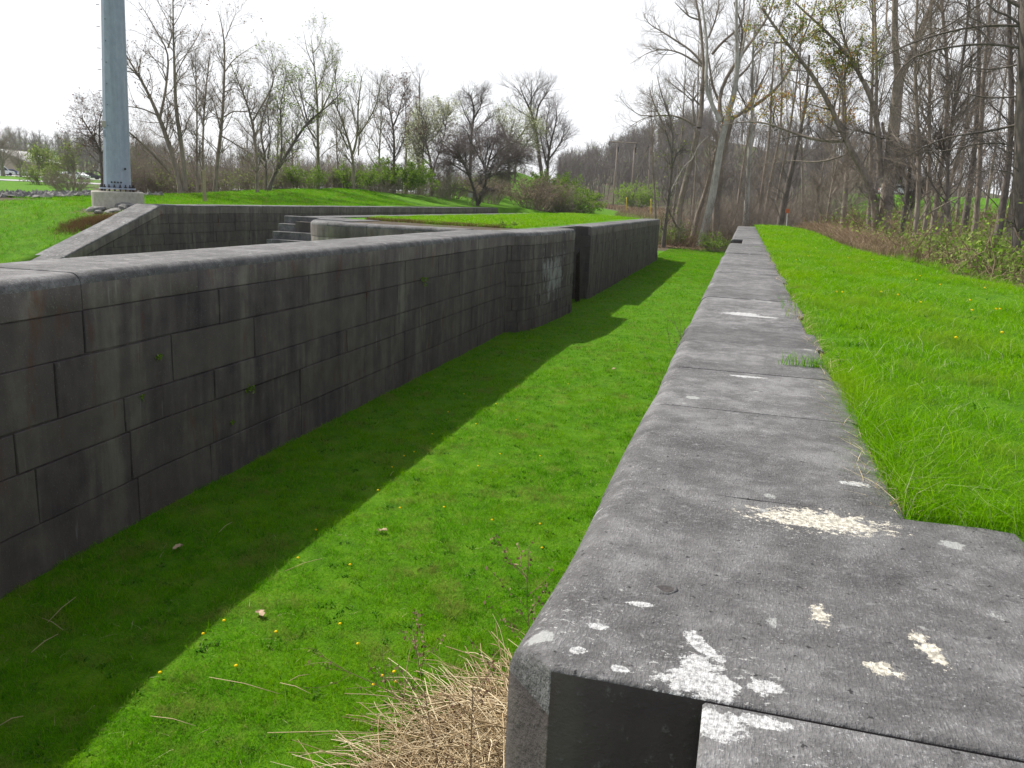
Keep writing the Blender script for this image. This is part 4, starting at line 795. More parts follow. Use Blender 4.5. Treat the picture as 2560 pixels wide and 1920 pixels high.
traced('bare_tree', 'fan shaped bare tree at the far right edge of the middle group', 'tree', GC, 118, [
    ('C', [(1690, 1150), (1700, 1000), (1720, 850), (1760, 700), (1800, 560), (1790, 450)], 10, 1.5), ('C', [(1700, 1000), (1790, 880), (1860, 760), (1880, 640)], 6, 1.2), ('C', [(1710, 900), (1680, 740), (1690, 560), (1720, 450)], 6, 1.2), ('C', [(1690, 1050), (1640, 850), (1620, 700)], 6, 1.5)],
    (130, 3.0, 1300, 1.5, 5000, .8), 26, mat='dark', cmat='purple', up=.05)
traced('blossom_tree', 'pale green blossoming tree between the green shrubs and the purplish tree', 'tree', GC, 96, [
    ('C', [(400, 1330), (400, 1150), (390, 950), (440, 760), (500, 600), (520, 480)], 8, 1.5), ('C', [(400, 1100), (320, 920), (290, 780)], 5, 1.2), ('C', [(420, 850), (560, 720), (640, 560), (720, 480)], 5, 1.2), ('C', [(400, 1000), (370, 800), (390, 560)], 5, 1.2)],
    (120, 2.4, 900, 1.2, 3000, .6), 27, mat='olive', up=.04, fol=[('blossom', 4200, .10, .2, 0), ('bud', 1500, .09, .2, 0)])
traced('blossom_tree', 'cream blossoming tree behind the right half of the purplish tree', 'tree', GC, 112, [
    ('C', [(1300, 1230), (1290, 1000), (1280, 800), (1220, 640), (1190, 560)], 9, 1.5), ('C', [(1290, 900), (1400, 760), (1490, 640), (1540, 560)], 6, 1.5), ('C', [(1285, 820), (1330, 660), (1360, 560)], 5, 1.5), ('C', [(1350, 1230), (1370, 1000), (1450, 850), (1560, 720)], 7, 1.5)],
    (130, 2.8, 1000, 1.4, 3200, .7), 28, mat='olive', up=.03, fol=[('blossom', 3600, .10, .22, 0), ('bud', 2000, .10, .2, 0)])
lw = [(690, 475, 96, 6, 250, 'olive', [('bud', 900, .1, .12, 0)], 'thin budding tree between the leaning tree and the upright fan branched tree'), (735, 470, 104, 6, 300, 'bark', None, 'slim bare tree behind the upright fan branched tree'), (850, 470, 100, 6, 290, 'bark', None, 'slim bare tree between the fan branched and the wide spreading trees'), (1015, 455, 110, 7, 205, 'bark', [('redbud', 500, .1, .1, 0)], 'crooked grey tree behind the green shrubs'), (1050, 460, 112, 8, 185, 'dark', None, 'dark bushy tree above the left blossoming tree'),
      (620, 470, 90, 5, 330, 'bark', None, 'small bare tree behind the slim twisting tree'), (440, 480, 80, 5, 330, 'bark', None, 'small dark tree behind the large two stemmed tree'), (350, 480, 74, 5, 330, 'bark', None, 'scrubby low tree just right of the tower'), (950, 465, 105, 6, 240, 'olive', None, 'thin olive tree left of the wavy stemmed one')]
for i, (px, py, d, wd, top, m, fo, lab) in enumerate(lw):
    wild('bare_tree', lab, 'tree', GL, px, py, d, wd, top, 300+i, (60, 2.2, 480, 1.2, 1700, .6), m, fork=.3, fol=fo, nl=7)
# --- right hand wood, far pair by the end of the chamber
traced('pale_tree', 'tall pale sycamore with white upper limbs at the end of the sunken lawn', 'tree', GR, 92, [
    ('P', [(1752, 606), (1760, 575), (1774, 530), (1787, 468), (1795, 403), (1801, 349), (1813, 300), (1829, 265), (1844, 226), (1848, 181), (1846, 145), (1838, 121), (1838, 84), (1843, 45), (1841, -20)], 21, 6),
    ('D', [(1000, 1010), (965, 930), (890, 800), (870, 650), (890, 500), (890, 350), (870, 200), (850, 80), (840, -60)], 11, 4), ('D', [(1150, 540), (1180, 430), (1200, 300), (1230, 150), (1250, -40)], 7, 3), ('D', [(1090, 880), (1110, 740), (1150, 720)], 5, 3), ('D', [(940, 890), (920, 760), (900, 680), (950, 560), (1020, 440)], 5, 2)],
    (60, 3.2, 500, 1.8, 1900, .9), 31, mat='pale', cmat='bark', up=.05)
traced('bare_tree', 'massive dark tree behind the pale sycamore, limbs reaching up to the right', 'tree', GR, 95, [
    ('P', [(1790, 600), (1790, 500), (1800, 420), (1812, 350), (1830, 290)], 20, 15), ('D', [(1080, 980), (1150, 970), (1230, 880), (1300, 760), (1340, 680), (1400, 560)], 10, 3), ('D', [(1200, 930), (1280, 880), (1370, 820), (1450, 750), (1520, 690), (1570, 580), (1640, 420), (1750, 170), (1800, 0)], 9, 2.5), ('D', [(1010, 1000), (985, 900), (975, 820), (1040, 650), (1120, 520), (1200, 430), (1300, 270), (1400, 150), (1450, 0), (1460, -80)], 11, 4),
    ('D', [(980, 830), (930, 700), (910, 560), (900, 480)], 7, 4), ('D', [(930, 450), (1000, 360), (1100, 280), (1170, 220), (1200, 60), (1190, -50)], 7, 4), ('D', [(1150, 640), (1230, 560), (1290, 450), (1400, 350)], 6, 2), ('D', [(1140, 600), (1170, 400), (1190, 240), (1150, 140), (1110, 20)], 7, 3), ('D', [(1230, 920), (1150, 760), (1100, 700)], 4, 1.5)],
    (110, 3.2, 900, 1.7, 3600, .85), 32, mat='bark', up=.05)
traced('bare_tree', 'big dark tree with branches overhanging to the left of the pale sycamore', 'tree', GR, 93, [
    ('F', [(390, 1110), (355, 980), (350, 850), (400, 650), (460, 420), (500, 250), (530, 100)], 16, 13), ('D', [(820, 1060), (850, 900), (840, 780), (860, 650), (860, 520), (840, 300), (830, 130), (790, 0), (780, -60)], 12, 4), ('D', [(860, 540), (810, 480), (750, 410), (600, 320), (500, 250), (390, 200), (360, 100)], 7, 1.2), ('D', [(850, 550), (780, 510), (700, 450), (580, 410), (450, 410), (370, 450), (250, 530)], 6, .8),
    ('D', [(790, 1040), (720, 1000), (650, 960), (540, 955), (430, 960), (330, 990), (200, 1090)], 6, .8), ('D', [(780, 1020), (770, 880), (775, 700), (800, 640)], 6, 2), ('D', [(600, 1180), (530, 1050), (480, 930), (420, 800), (410, 720)], 6, 1.5), ('D', [(610, 1100), (570, 950), (500, 750), (470, 600)], 5, 1.2), ('D', [(830, 870), (760, 800), (690, 720), (620, 640)], 4, 1), ('D', [(760, 830), (680, 760), (600, 700), (540, 650)], 3, 1), ('D', [(840, 170), (740, 140), (680, 80), (620, 20)], 5, 1.2), ('D', [(900, 310), (950, 190), (990, 40), (980, -40)], 5, 2), ('D', [(430, 960), (330, 960), (220, 880), (160, 800)], 3, .8)],
    (150, 3.0, 1300, 1.6, 5200, .8), 33, mat='bark', up=.03, wig=.24)
traced('bare_tree', 'thin leaning tree at the right end of the dark lock wall', 'tree', GR, 88, [
    ('F', [(230, 960), (255, 800), (270, 680), (285, 540), (300, 400), (295, 250), (260, 180), (230, 90)], 9, 3), ('F', [(295, 300), (300, 150), (280, 0), (240, -150)], 5, 1.5), ('F', [(260, 820), (330, 960), (330, 990)], 4, 3), ('F', [(300, 420), (340, 300), (420, 270)], 4, 2)], (70, 2.2, 500, 1.3, 1800, .7), 34, mat='dark', up=.05, fol=[('bud', 400, .1, .1, 0)])
traced('bare_tree', 'slanting brown tree between the overhanging tree and the pale sycamore', 'tree', GR, 97, [
    ('F', [(500, 960), (560, 800), (620, 600), (660, 450), (700, 300), (740, 120), (780, -40)], 12, 5), ('F', [(650, 480), (640, 300), (650, 200)], 4, 1.5)], (70, 2.6, 500, 1.5, 1600, .8), 35, up=.05)
traced('dead_branch_tree', 'crooked bleached dead branch hanging beside the overhanging tree', 'tree', GR, 90, [
    ('F', [(260, 740), (300, 600), (345, 540), (390, 470), (385, 430), (430, 390), (505, 375), (510, 330), (488, 285), (540, 240), (580, 180), (630, 150)], 3, 2.2), ('F', [(505, 375), (530, 420), (545, 470)], 2, 1), ('F', [(390, 440), (410, 500), (430, 545)], 2, 1)], (12, .8, 40, .5, 80, .3), 36, mat='pale', ground=False)
fr = [('tall tree with a pale left side behind the end of the foreground wall', 95, 'F', [(975, 950), (980, 850), (990, 700), (1000, 400), (1030, 100), (1040, -150), (1030, -500), (1060, -900)], 15, 4, 'pale', 'bark'),
      ('slim straight tree behind the pale sided tree, beyond the foreground wall', 108, 'F', [(1090, 920), (1130, 600), (1180, 300), (1200, 100), (1210, -200), (1240, -700)], 10, 3, 'bark', None),
      ('second slim tree beyond the foreground wall, right of the pale sided one', 112, 'F', [(1150, 900), (1200, 560), (1260, 320), (1300, 100), (1310, -300), (1300, -800)], 10, 3, 'bark', None),
      ('dark leaning tree behind the orange sign', 85, 'F', [(1290, 960), (1310, 850), (1340, 700), (1390, 500), (1430, 300), (1480, 100), (1540, -200), (1560, -600)], 18, 5, 'dark', None),
      ('upright brown tree right of the orange sign in front of the green field', 76, 'F', [(1880, 890), (1900, 600), (1920, 350), (1900, 100), (1880, -200), (1900, -700)], 13, 4, 'bark', None),
      ('straight tree just left of the big double trunk', 76, 'P', [(2172, 575), (2176, 490), (2180, 400), (2175, 300), (2185, 150), (2180, -30)], 14, 4, 'bark', None),
      ('slim pale barked tree right of the big double trunk, closest to the dry grass', 46, 'P', [(2283, 640), (2296, 506), (2301, 426), (2294, 347), (2291, 241), (2285, 145), (2294, 0), (2300, -120)], 13, 5, 'bark', None),
      ('thin tree second to the right of the big double trunk', 50, 'P', [(2303, 622), (2320, 532), (2323, 453), (2325, 347), (2322, 271), (2325, 181), (2328, 0), (2330, -120)], 11, 5, 'bark', None),
      ('bent tree leaning right among the thin trunks', 51, 'P', [(2322, 628), (2336, 545), (2349, 453), (2366, 330), (2372, 271), (2370, 150), (2352, 0), (2345, -120)], 15, 6, 'bark', None),
      ('brown tree with a broken root flare before the green brambles', 46, 'P', [(2380, 628), (2374, 590), (2370, 532), (2365, 426), (2378, 300), (2400, 200), (2420, 60), (2430, -80)], 13, 5, 'dark', None),
      ('dark straight tree behind the green brambles', 70, 'P', [(2413, 545), (2429, 453), (2437, 373), (2445, 250), (2450, 100), (2440, -60)], 16, 7, 'dark', None),
      ('grey tree behind the green brambles, left of the two close trunks', 66, 'P', [(2440, 560), (2447, 470), (2454, 301), (2457, 181), (2472, 90), (2481, -60)], 14, 6, 'bark', None),
      ('left one of two close trunks near the right edge', 62, 'P', [(2498, 565), (2519, 453), (2527, 346), (2530, 200), (2520, 60), (2526, -80)], 18, 8, 'dark', None),
      ('right one of two close trunks near the right edge', 62, 'P', [(2523, 555), (2537, 479), (2545, 350), (2550, 200), (2549, -60)], 13, 7, 'bark', None),
      ('slender sapling leaning left at the start of the dry grass strip', 66, 'P', [(2062, 580), (2072, 520), (2080, 455), (2096, 400), (2106, 330)], 6, 2, 'bark', None),
      ('stumpy broken trunk wrapped in vines right of the big double trunk', 52, 'P', [(2250, 602), (2258, 545), (2266, 490), (2272, 455), (2276, 420)], 12, 8, 'dark', None),
      ('tilted grey tree crossing behind the bent one', 75, 'P', [(2345, 580), (2380, 440), (2412, 330), (2440, 250), (2480, 130), (2500, 0)], 12, 5, 'bark', None)]
for i, (lab, d, zz, pts, w0, w1, m, cm) in enumerate(fr):
    traced('bare_tree', lab, 'tree', GR, d, [(zz, pts, w0, w1)], (50 if i < 14 else 14, 3.2, 420, 1.6, 1500, .8), 400+i, mat=m, cmat=cm, up=.05, wig=.22)
traced('maple_tree', 'big tree with a double trunk and yellow orange young leaves on its left branches', 'tree', GR, 57, [
    ('P', [(2204, 612), (2214, 545), (2219, 479), (2224, 426), (2232, 346), (2240, 286), (2243, 226), (2249, 186)], 34, 24), ('P', [(2185, 606), (2192, 575), (2198, 532), (2187, 484), (2177, 447), (2148, 408), (2118, 378), (2108, 325), (2081, 277), (2059, 235), (2038, 187), (1999, 148), (1960, 100), (1930, 60), (1905, 20)], 21, 5),
    ('P', [(2249, 196), (2240, 150), (2237, 60), (2239, -60)], 18, 12), ('P', [(2247, 205), (2264, 169), (2282, 130), (2306, 69), (2333, 0), (2350, -60)], 17, 8), ('P', [(2200, 440), (2200, 362), (2192, 286), (2177, 235), (2153, 193), (2138, 163), (2080, 87), (2026, 45), (1987, 6)], 15, 4),
    ('P', [(2108, 352), (2050, 353), (1997, 338), (1952, 320), (1907, 303), (1847, 304), (1795, 316)], 9, 1.5), ('P', [(2118, 385), (2093, 395), (2060, 404), (2014, 406), (1975, 398), (1952, 405), (1901, 411)], 5, 1.2), ('P', [(2108, 330), (2106, 270), (2108, 230), (2090, 170), (2070, 130)], 8, 2), ('P', [(2190, 290), (2192, 200), (2188, 60), (2185, -40)], 9, 5), ('P', [(2150, 190), (2110, 100), (2090, 20), (2080, -40)], 6, 2),
    ('P', [(2230, 360), (2210, 330), (2206, 305)], 8, 6), ('P', [(2050, 220), (2000, 210), (1950, 190)], 4, 1.2), ('P', [(2081, 277), (2030, 262), (1985, 258)], 4, 1.2), ('P', [(2225, 90), (2215, 60), (2218, 0)], 6, 4)],
    (150, 2.2, 1400, 1.2, 5200, .6), 37, mat='bark', cmat='dark', up=.04, wig=.24,
    fol=[('orange', 6500, .07, .09, 0, lambda p: (p[:, 0]/p[:, 1] < .118) & (p[:, 2] > 6.5)), ('bud', 3200, .08, .08, 0, lambda p: (p[:, 0]/p[:, 1] < .125) & (p[:, 2] > 9.5))])
traced('bare_tree', 'near dark tree at the right edge with long limbs reaching left across the sky', 'tree', GR, 27, [
    ('P', [(2556, 720), (2550, 600), (2553, 480), (2558, 300), (2563, 150), (2570, 0), (2575, -200)], 42, 30),
    ('E', [(1995, 215), (1930, 205), (1850, 210), (1650, 205), (1500, 230), (1350, 265), (1150, 320), (1000, 380), (880, 430), (760, 510), (640, 610), (520, 730)], 8, 1.2), ('E', [(1995, 405), (1920, 390), (1850, 365), (1650, 350), (1450, 375), (1250, 410), (1080, 440), (960, 500), (900, 680), (830, 900), (700, 1030), (560, 1110), (400, 1190)], 7.5, 1),
    ('E', [(1995, 520), (1850, 560), (1650, 580), (1500, 545), (1400, 490), (1280, 450)], 5, 1.5), ('E', [(1995, 790), (1750, 820), (1560, 795), (1430, 740), (1300, 800), (1150, 880), (1000, 920)], 4.5, 1), ('E', [(1995, 1020), (1750, 1080), (1550, 1110), (1350, 1130), (1200, 1200), (1100, 1250), (960, 1330), (730, 1460)], 7, 1), ('E', [(1995, 1230), (1800, 1180), (1600, 1190), (1400, 1240), (1200, 1275), (1100, 1250), (1000, 1240)], 5, 1),
    ('E', [(2010, 70), (1920, 30), (1850, -10), (1780, -60)], 12, 8), ('E', [(1500, 120), (1370, 210), (1150, 310), (950, 400), (800, 460)], 4, 1.2), ('E', [(1720, -20), (1600, 50), (1500, 115)], 4, 3.5), ('E', [(1995, 230), (1850, 120), (1760, 100), (1680, 20)], 7, 4), ('E', [(1990, 1480), (1850, 1420), (1700, 1400), (1500, 1480)], 4, 1)],
    (80, .9, 700, .6, 2600, .32), 38, mat='dark', up=.01, wig=.2, dspread=.25, fol=[('limeleaf', 130, .1, .05, 0, lambda p: (p[:, 2] < 5.2) & (p[:, 2] > 3.6) & (p[:, 0]/p[:, 1] > .27))])
# filler trees deeper in the wood
gw = np.random.default_rng(77)
fl = [(1640, 556, 120, 6, 240), (1680, 560, 118, 6, 130), (1730, 560, 125, 6, 60), (1840, 552, 116, 7, 60), (1930, 548, 118, 7, -20), (2010, 540, 115, 6, 60), (2035, 560, 95, 6, 80), (2075, 530, 110, 6, -20), (2140, 520, 115, 6, 100), (2260, 520, 110, 6, 0), (2275, 545, 92, 5, 60), (2395, 535, 95, 6, 0), (2465, 525, 100, 6, -30), (2545, 535, 100, 7, -30), (2330, 500, 125, 7, 40), (2510, 500, 125, 7, 40)]
protos = []
for i, (px, py, d, wd, top) in enumerate(fl):
    if i < 8:
        o = wild('bare_tree', None, 'tree', 'slim bare trees deep in the right hand wood', px, py, d, wd, top-40, 500+i, (50, 3.0, 380, 1.7, 1300, .9), 'bark', fork=.35, nl=8, lean=.05, forklen=.35); protos.append((o, d))
    else:
        src, ds = protos[i % len(protos)]; p = atd(px, py, d); p[2] = min(p[2], gz(p[0], p[1])); s = (d/ds)*(.85+.3*gw.random()); an = gw.random()*6.28
        o = src.copy(); COL.objects.link(o); o.location = tuple(p); o.rotation_euler = (0, 0, an); o.scale = (s*.85, s*.85, s)
        for ch in src.children: c_ = ch.copy(); COL.objects.link(c_); c_.parent = o
    o['label'] = 'slim bare tree standing deep in the right hand wood behind the nearer trunks'
# ------------------------------------------------------------------ distant woods (one mass each)
def far_wood(name, pos, hts, seed, mat, nb=26, nt=70, fol=None):
    g = np.random.default_rng(seed); n = len(pos); b = np.column_stack([pos, GH(pos[:, 0], pos[:, 1])-.5]); t = np.linspace(0, 1, 5)
    P = b[:, None, :]+np.stack([np.zeros((n, 5)), np.zeros((n, 5)), t[None]*hts[:, None]*.95], -1)+np.concatenate([g.normal(size=(n, 5, 2))*.25, np.zeros((n, 5, 1))], -1)
    R = (hts*.013)[:, None]*np.linspace(1, .25, 5)
    B1 = spawn(P, R, n*nb, hts.mean()*.34, (.4, .9), (.3, 1), 4, .06, .18, .6, .12, .03, .4, g); B2 = spawn(*B1, n*nt, hts.mean()*.17, (.35, .9), (.2, 1), 3, .05, .2, .7, .05, .03, .6, g)
    v, q = cat_tubes([(P, R, 5), (*B1, 3), (*B2, 3)]); o = tag(mk(name, v, q, MT[mat]), kind='stuff')
    if fol: v, q = leaves(B2[0], fol[1], fol[2], .5, g); tag(mk('far_foliage', v, q, MT[fol[0]]), kind='stuff')
    return o
def scatter_px(n, x0, x1, d0, d1, g): px = x0+(x1-x0)*g.random(n); d = d0+(d1-d0)*g.random(n); return np.array([atd(a, 500, b)[:2] for a, b in zip(px, d)])
g = np.random.default_rng(5)
P_ = scatter_px(720, 1395, 1760, 300, 560, g); far_wood('far_wood', P_, 11+6*g.random(len(P_)), 61, 'far', fol=('bud', 5000, .25))
P_ = scatter_px(520, -60, 420, 330, 620, g); far_wood('far_wood', P_, 8+6*g.random(len(P_)), 62, 'far', fol=('bud', 4000, .25))
P_ = scatter_px(480, 1640, 2250, 280, 520, g); far_wood('far_wood', P_, 10+6*g.random(len(P_)), 65, 'far')
P_ = scatter_px(330, 300, 1330, 300, 430, g); far_wood('far_wood', P_, 8+6*g.random(len(P_)), 63, 'far')
P_ = scatter_px(130, 1640, 2600, 150, 260, g); far_wood('far_wood', P_, 7+7*g.random(len(P_)), 64, 'far', 26, 90)
# trees between car park and tower
for (px, py, d, wd, top, sd, fo, lab) in ((8, 436, 200, 8, 345, 1, None, 'bare round tree left of the tan building'), (52, 446, 190, 4, 400, 2, None, 'small bare tree in front of the tan building'), (112, 452, 120, 3, 405, 3, ('bud', 2600, .12, .2, 0), 'airy yellow green tree in front of the building roof'), (190, 470, 95, 5, 390, 4, ('bud', 800, .1, .15, 0), 'leaning scrubby tree left of the steel tower')):
    wild('bare_tree', lab, 'tree', 'trees in front of the car park', px, py, d, wd, top, 700+sd, (60, d*.018, 500, d*.011, 2000, d*.006), 'bark', fork=.2, nl=8, fol=[fo] if fo else None, forklen=.6)
# ------------------------------------------------------------------ shrubs
def shrub(lab, px, py, d, w_, h_, seed, leaf=None, nl=3000, sz=.09, stem='bark', ns=60, name='shrub', base=None, group='shrubs'):
    nl, sz = int(nl*(.8 if base is None else 1)), sz*(.85 if base is None else 1)
    g = np.random.default_rng(seed+900); p = atd(px, py, d) if base is None else np.array(base, float); zg = gz(p[0], p[1]); p[2] = max(zg, p[2]) if base is None and abs(p[2]-zg) < .6 else zg
    o = thing(name, tuple(p), lab, 'shrub', group); n = ns; K = 6; an = g.random(n)*6.28; rr = np.sqrt(g.random(n))*w_*.3
    P = np.empty((n, K, 3)); P[:, 0] = p+np.stack([rr*np.cos(an), rr*np.sin(an)*.8, 0*rr-.1], 1); el = 1.45-.75*g.random(n); a2 = an+g.normal(size=n)*.5
    dv = np.stack([np.cos(a2)*np.cos(el), np.sin(a2)*np.cos(el), np.sin(el)], 1); L = h_*(.6+.5*g.random(n))
    for j in range(1, K): P[:, j] = P[:, j-1]+dv*(L/(K-1))[:, None]; dv = nrm(dv+g.normal(size=(n, 3))*.16+np.stack([np.cos(a2)*.06, np.sin(a2)*.06, -.06+0*a2], 1))
    R = np.linspace(1, .35, K)[None]*(.018+.012*g.random((n, 1)))*max(.6, h_/2.5)
    B2 = spawn(P, R, n*7, h_*.3, (.4, 1), (.25, 1), 4, .03, .25, .6, .012, .006, .5, g)
    B3 = spawn(*B2, n*22, h_*.15, (.4, 1), (.2, 1), 3, .02, .25, .7, .008, .005, .6, g)
    v, q = cat_tubes([(P, R, 4), (*B2, 3), (*B3, 3)]); mk('stems', v, q, MT[stem], o)
    if leaf: v1, q1 = leaves(B3[0], nl, sz, sz*.9, g, .1); v2, q2 = leaves(P, nl//3, sz, sz*2.2, g, .08); mk('foliage', np.concatenate([v1, v2]), np.concatenate([q1, q2+len(v1)]), MT[leaf], o, False)
    return o
sh = [('low brown shrub on the mound behind the information sign', 1160, 496, 104, 5.0, 2.6, 'brownleaf', 1500, .1), ('dark twiggy shrub behind the fork of the spreading tree', 1195, 490, 108, 5.0, 3.2, None, 0, .1), ('olive shrub on the mound left of the mown path', 1232, 486, 112, 4.2, 3.2, 'shrub', 1200, .1), ('large green shrub at the foot of the wavy stemmed dark tree', 1010, 472, 84, 6.5, 2.8, 'shrub', 15000, .09), ('green shrub left of the largest green shrub, behind the grass bank', 890, 468, 80, 4.6, 2.2, 'shrub', 6500, .09), ('olive green shrub at the foot of the upright fan branched tree', 765, 468, 74, 3.8, 1.9, 'shrub', 4200, .08),
      ('dull brown shrub under the left blossoming tree', 960, 482, 82, 4.0, 1.5, None, 0, .1), ('brown withered shrub with pale leaves right of the mown path', 1345, 512, 100, 5.6, 4.0, 'brownleaf', 5200, .12), ('grey brown twiggy shrub right of the withered one', 1395, 514, 102, 5.4, 3.8, None, 0, .1),
      ('bright green shrub at the right end of the row of shrubs', 1425, 518, 103, 4.6, 3.6, 'shrub', 8500, .12), ('bright green shrub at the top of the mound', 1375, 462, 118, 6.0, 3.6, 'shrub', 8000, .13), ('green shrub on the slope between the mound and the last shrub', 1400, 485, 112, 5.4, 4.2, 'shrub', 8500, .13),
      ('brown shrub behind the double trunk of the spreading tree', 1215, 508, 98, 5.0, 3.4, 'brownleaf', 2500, .1), ('dark olive shrub left of the information sign', 1125, 500, 95, 4.4, 2.6, 'shrub', 1800, .1), 
      ('pale budding bush between the car park and the riprap', 108, 466, 96, 3.6, 2.3, 'bud', 2600, .09), ('brown scrub left of the tower base', 175, 482, 62, 2.6, 1.5, None, 0, .1), ('brown scrub right of the tower base', 360, 484, 64, 3.2, 1.6, None, 0, .1), ('scrub at the foot of the large two stemmed tree', 430, 482, 63, 3.4, 1.7, 'bud', 700, .07), ('scrub below the tall straight grey tree', 560, 476, 66, 3.2, 1.6, 'bud', 500, .07), ('scrub below the forked grey tree', 640, 473, 69, 3.4, 1.8, 'bud', 700, .07), ('brown scrub between the leaning and the upright tree', 705, 470, 74, 3.2, 1.7, 'bud', 800, .07), ('brown scrub under the wide spreading tree', 835, 466, 80, 3.2, 1.5, 'bud', 600, .08), ('brown scrub between the post and the thin straight tree', 490, 480, 65, 3.2, 1.6, None, 0, .07),
      ('bright lime sapling in front of the hillside by the utility poles', 1592, 490, 200, 4.2, 6.4, 'limeleaf', 4200, .22), ('leafy low bush at the end of the dark lock wall', 1672, 588, 92, 3.2, 2.3, 'shrub', 2600, .09), ('green bush behind the end of the foreground wall', 1800, 572, 86, 3.6, 2.0, 'shrub', 2400, .09), ('green brambles in front of the right hand wood', 2440, 650, 31, 3.6, 1.9, 'bud', 9000, .055), ('bright green bramble before the near dark tree', 2515, 700, 25, 2.2, 1.2, 'shrub', 6000, .05), ('green undergrowth bush beside the two close trunks', 2480, 600, 44, 4.6, 2.0, 'limeleaf', 7000, .06), ('straw coloured bramble mound below the brown tree', 2385, 655, 34, 2.2, 1.25, 'brownleaf', 1700, .05)]
for i, (lab, px, py, d, ww, hh, lf, nl, sz) in enumerate(sh): shrub(lab, px, py, d, ww, hh, i, lf, nl, sz, ns=90 if lf is None else 60)
# ------------------------------------------------------------------ undergrowth, reeds, dry grass (uncountable)
def undergrowth():
    g = np.random.default_rng(8); n = 9000; y = 16+84*g.random(n)**.8; e = lawn_edge(y); x = e+.8+g.random(n)*np.interp(y, [16, 60, 100], [7, 20, 26])
    k = ~((y > 62) & (x < 3) & (g.random(n) < .3)); x, y = x[k], y[k]; n = len(x)
    xx = np.concatenate([x, -8+14*g.random(2600)]); yy = np.concatenate([y, 89+16*g.random(2600)]); n = len(xx)
    b = np.column_stack([xx, yy, GH(xx, yy)-.05]); h = .5+1.5*g.random(n)**2; K = 4
    P = np.empty((n, K, 3)); P[:, 0] = b; dv = nrm(np.column_stack([g.normal(size=(n, 2))*.5, np.ones(n)]))
    for j in range(1, K): P[:, j] = P[:, j-1]+dv*(h/3)[:, None]; dv = nrm(dv+g.normal(size=(n, 3))*.25-np.array([0, 0, .08]))
    R = np.full((n, 1), .006)*np.linspace(1.3, .5, K)[None]*(1+b[:, 1:2]/40)
    B = spawn(P, R, n*3, .5, (.4, 1.1), (.2, 1), 3, .0, .3, .8, .006, .004, .6, g); B[1][:] *= 1+B[0][:, :1, 1]/60
    v, q = cat_tubes([(P, R, 3), (*B, 3)]); tag(mk('undergrowth', v, q, MT['brush']), kind='stuff')
    v, q = leaves(B[0], 15000, .06, .1, g); tag(mk('undergrowth_leaves', v, q, MT['shrub']), kind='stuff'); v, q = leaves(B[0][B[0][:, 0, 1] < 42], 16000, .05, .22, g); tag(mk('undergrowth_leaves', v, q, MT['bud']), kind='stuff')
undergrowth()
def thicket():
    g = np.random.default_rng(18); n = 2600; y = 84+50*g.random(n); x = -9+.13*(y-84)+(.34*y)*g.random(n); k = ~((x < 2) & (y < 90)) & (x < .105*y+4*(g.random(n)-.5)); x, y = x[k], y[k]; n = len(x); b = np.column_stack([x, y, GH(x, y)-.1]); h = 2+3.5*g.random(n); K = 6
    P = np.empty((n, K, 3)); P[:, 0] = b; dv = nrm(np.column_stack([g.normal(size=(n, 2))*.22, np.ones(n)]))
    for j in range(1, K): P[:, j] = P[:, j-1]+dv*(h/5)[:, None]; dv = nrm(dv+g.normal(size=(n, 3))*.14)
    R = (.012+.02*g.random((n, 1)))*np.linspace(1.2, .3, K)[None]; B = spawn(P, R, n*9, 1.5, (.4, 1.0), (.15, 1), 4, .02, .2, .7, .012, .006, .6, g); B2 = spawn(*B, n*16, .8, (.4, .9), (.2, 1), 3, .0, .2, .7, .008, .006, .6, g)
    v, q = cat_tubes([(P, R, 4), (*B, 3), (*B2, 3)]); tag(mk('thicket', v, q, MT['bark']), kind='stuff')
thicket()
def left_brush():
    g = np.random.default_rng(19); n = 1700; px = 310+820*g.random(n); d = 60+ (px-300)*.035+8*g.random(n); b = np.array([atd(a, 480, c) for a, c in zip(px, d)]); b[:, 2] = GH(b[:, 0], b[:, 1])-.1; h = 1.2+2.6*g.random(n)**1.5; K = 6
    P = np.empty((n, K, 3)); P[:, 0] = b; dv = nrm(np.column_stack([g.normal(size=(n, 2))*.3, np.ones(n)]))
    for j in range(1, K): P[:, j] = P[:, j-1]+dv*(h/5)[:, None]; dv = nrm(dv+g.normal(size=(n, 3))*.14)
    R = (.006+.012*g.random((n, 1)))*np.linspace(1.2, .3, K)[None]; B = spawn(P, R, n*9, .9, (.4, 1.0), (.15, 1), 4, .02, .2, .7, .007, .004, .6, g); B2 = spawn(*B, n*18, .5, (.4, .9), (.2, 1), 3, .0, .2, .7, .005, .004, .6, g)
    v, q = cat_tubes([(P, R, 4), (*B, 3), (*B2, 3)]); tag(mk('brush_row', v, q, MT['bark']), kind='stuff')
    v, q = leaves(B2[0], 5000, .06, .08, g); tag(mk('brush_leaves', v, q, MT['bud'], None, False), kind='stuff')
left_brush()
def add_blades(name, x, y, h, wd, mat, lean=.35, curl=.5, z=None, wind=(0, 0), g=None):
    b = np.column_stack([x, y, (GH(x, y) if z is None else np.broadcast_to(z, x.shape))-.01]); v, F = blades(b, h, wd, lean, curl, g, wind)
    return tag(mk(name, v, F, MT[mat], None, False), kind='stuff')
g = np.random.default_rng(21)
n = 22000; y = 23+40*g.random(n)**.8; e = lawn_edge(y); x = e-.1+np.abs(g.normal(size=n))*np.interp(y, [15, 30, 60], [.5, 1.1, 2.0]); add_blades('dry_grass', x, y, .25+.5*g.random(n)*smooth01(x-e, -.1, .5), .006+.00022*y, 'brush', .6, .5, g=g)
n = 9000; y = 90+55*g.random(n); x = -15+13*g.random(n)-.1*(y-90); add_blades('dry_reeds', x, y, .3+.6*g.random(n), .03, 'brush', .45, .5, g=g)
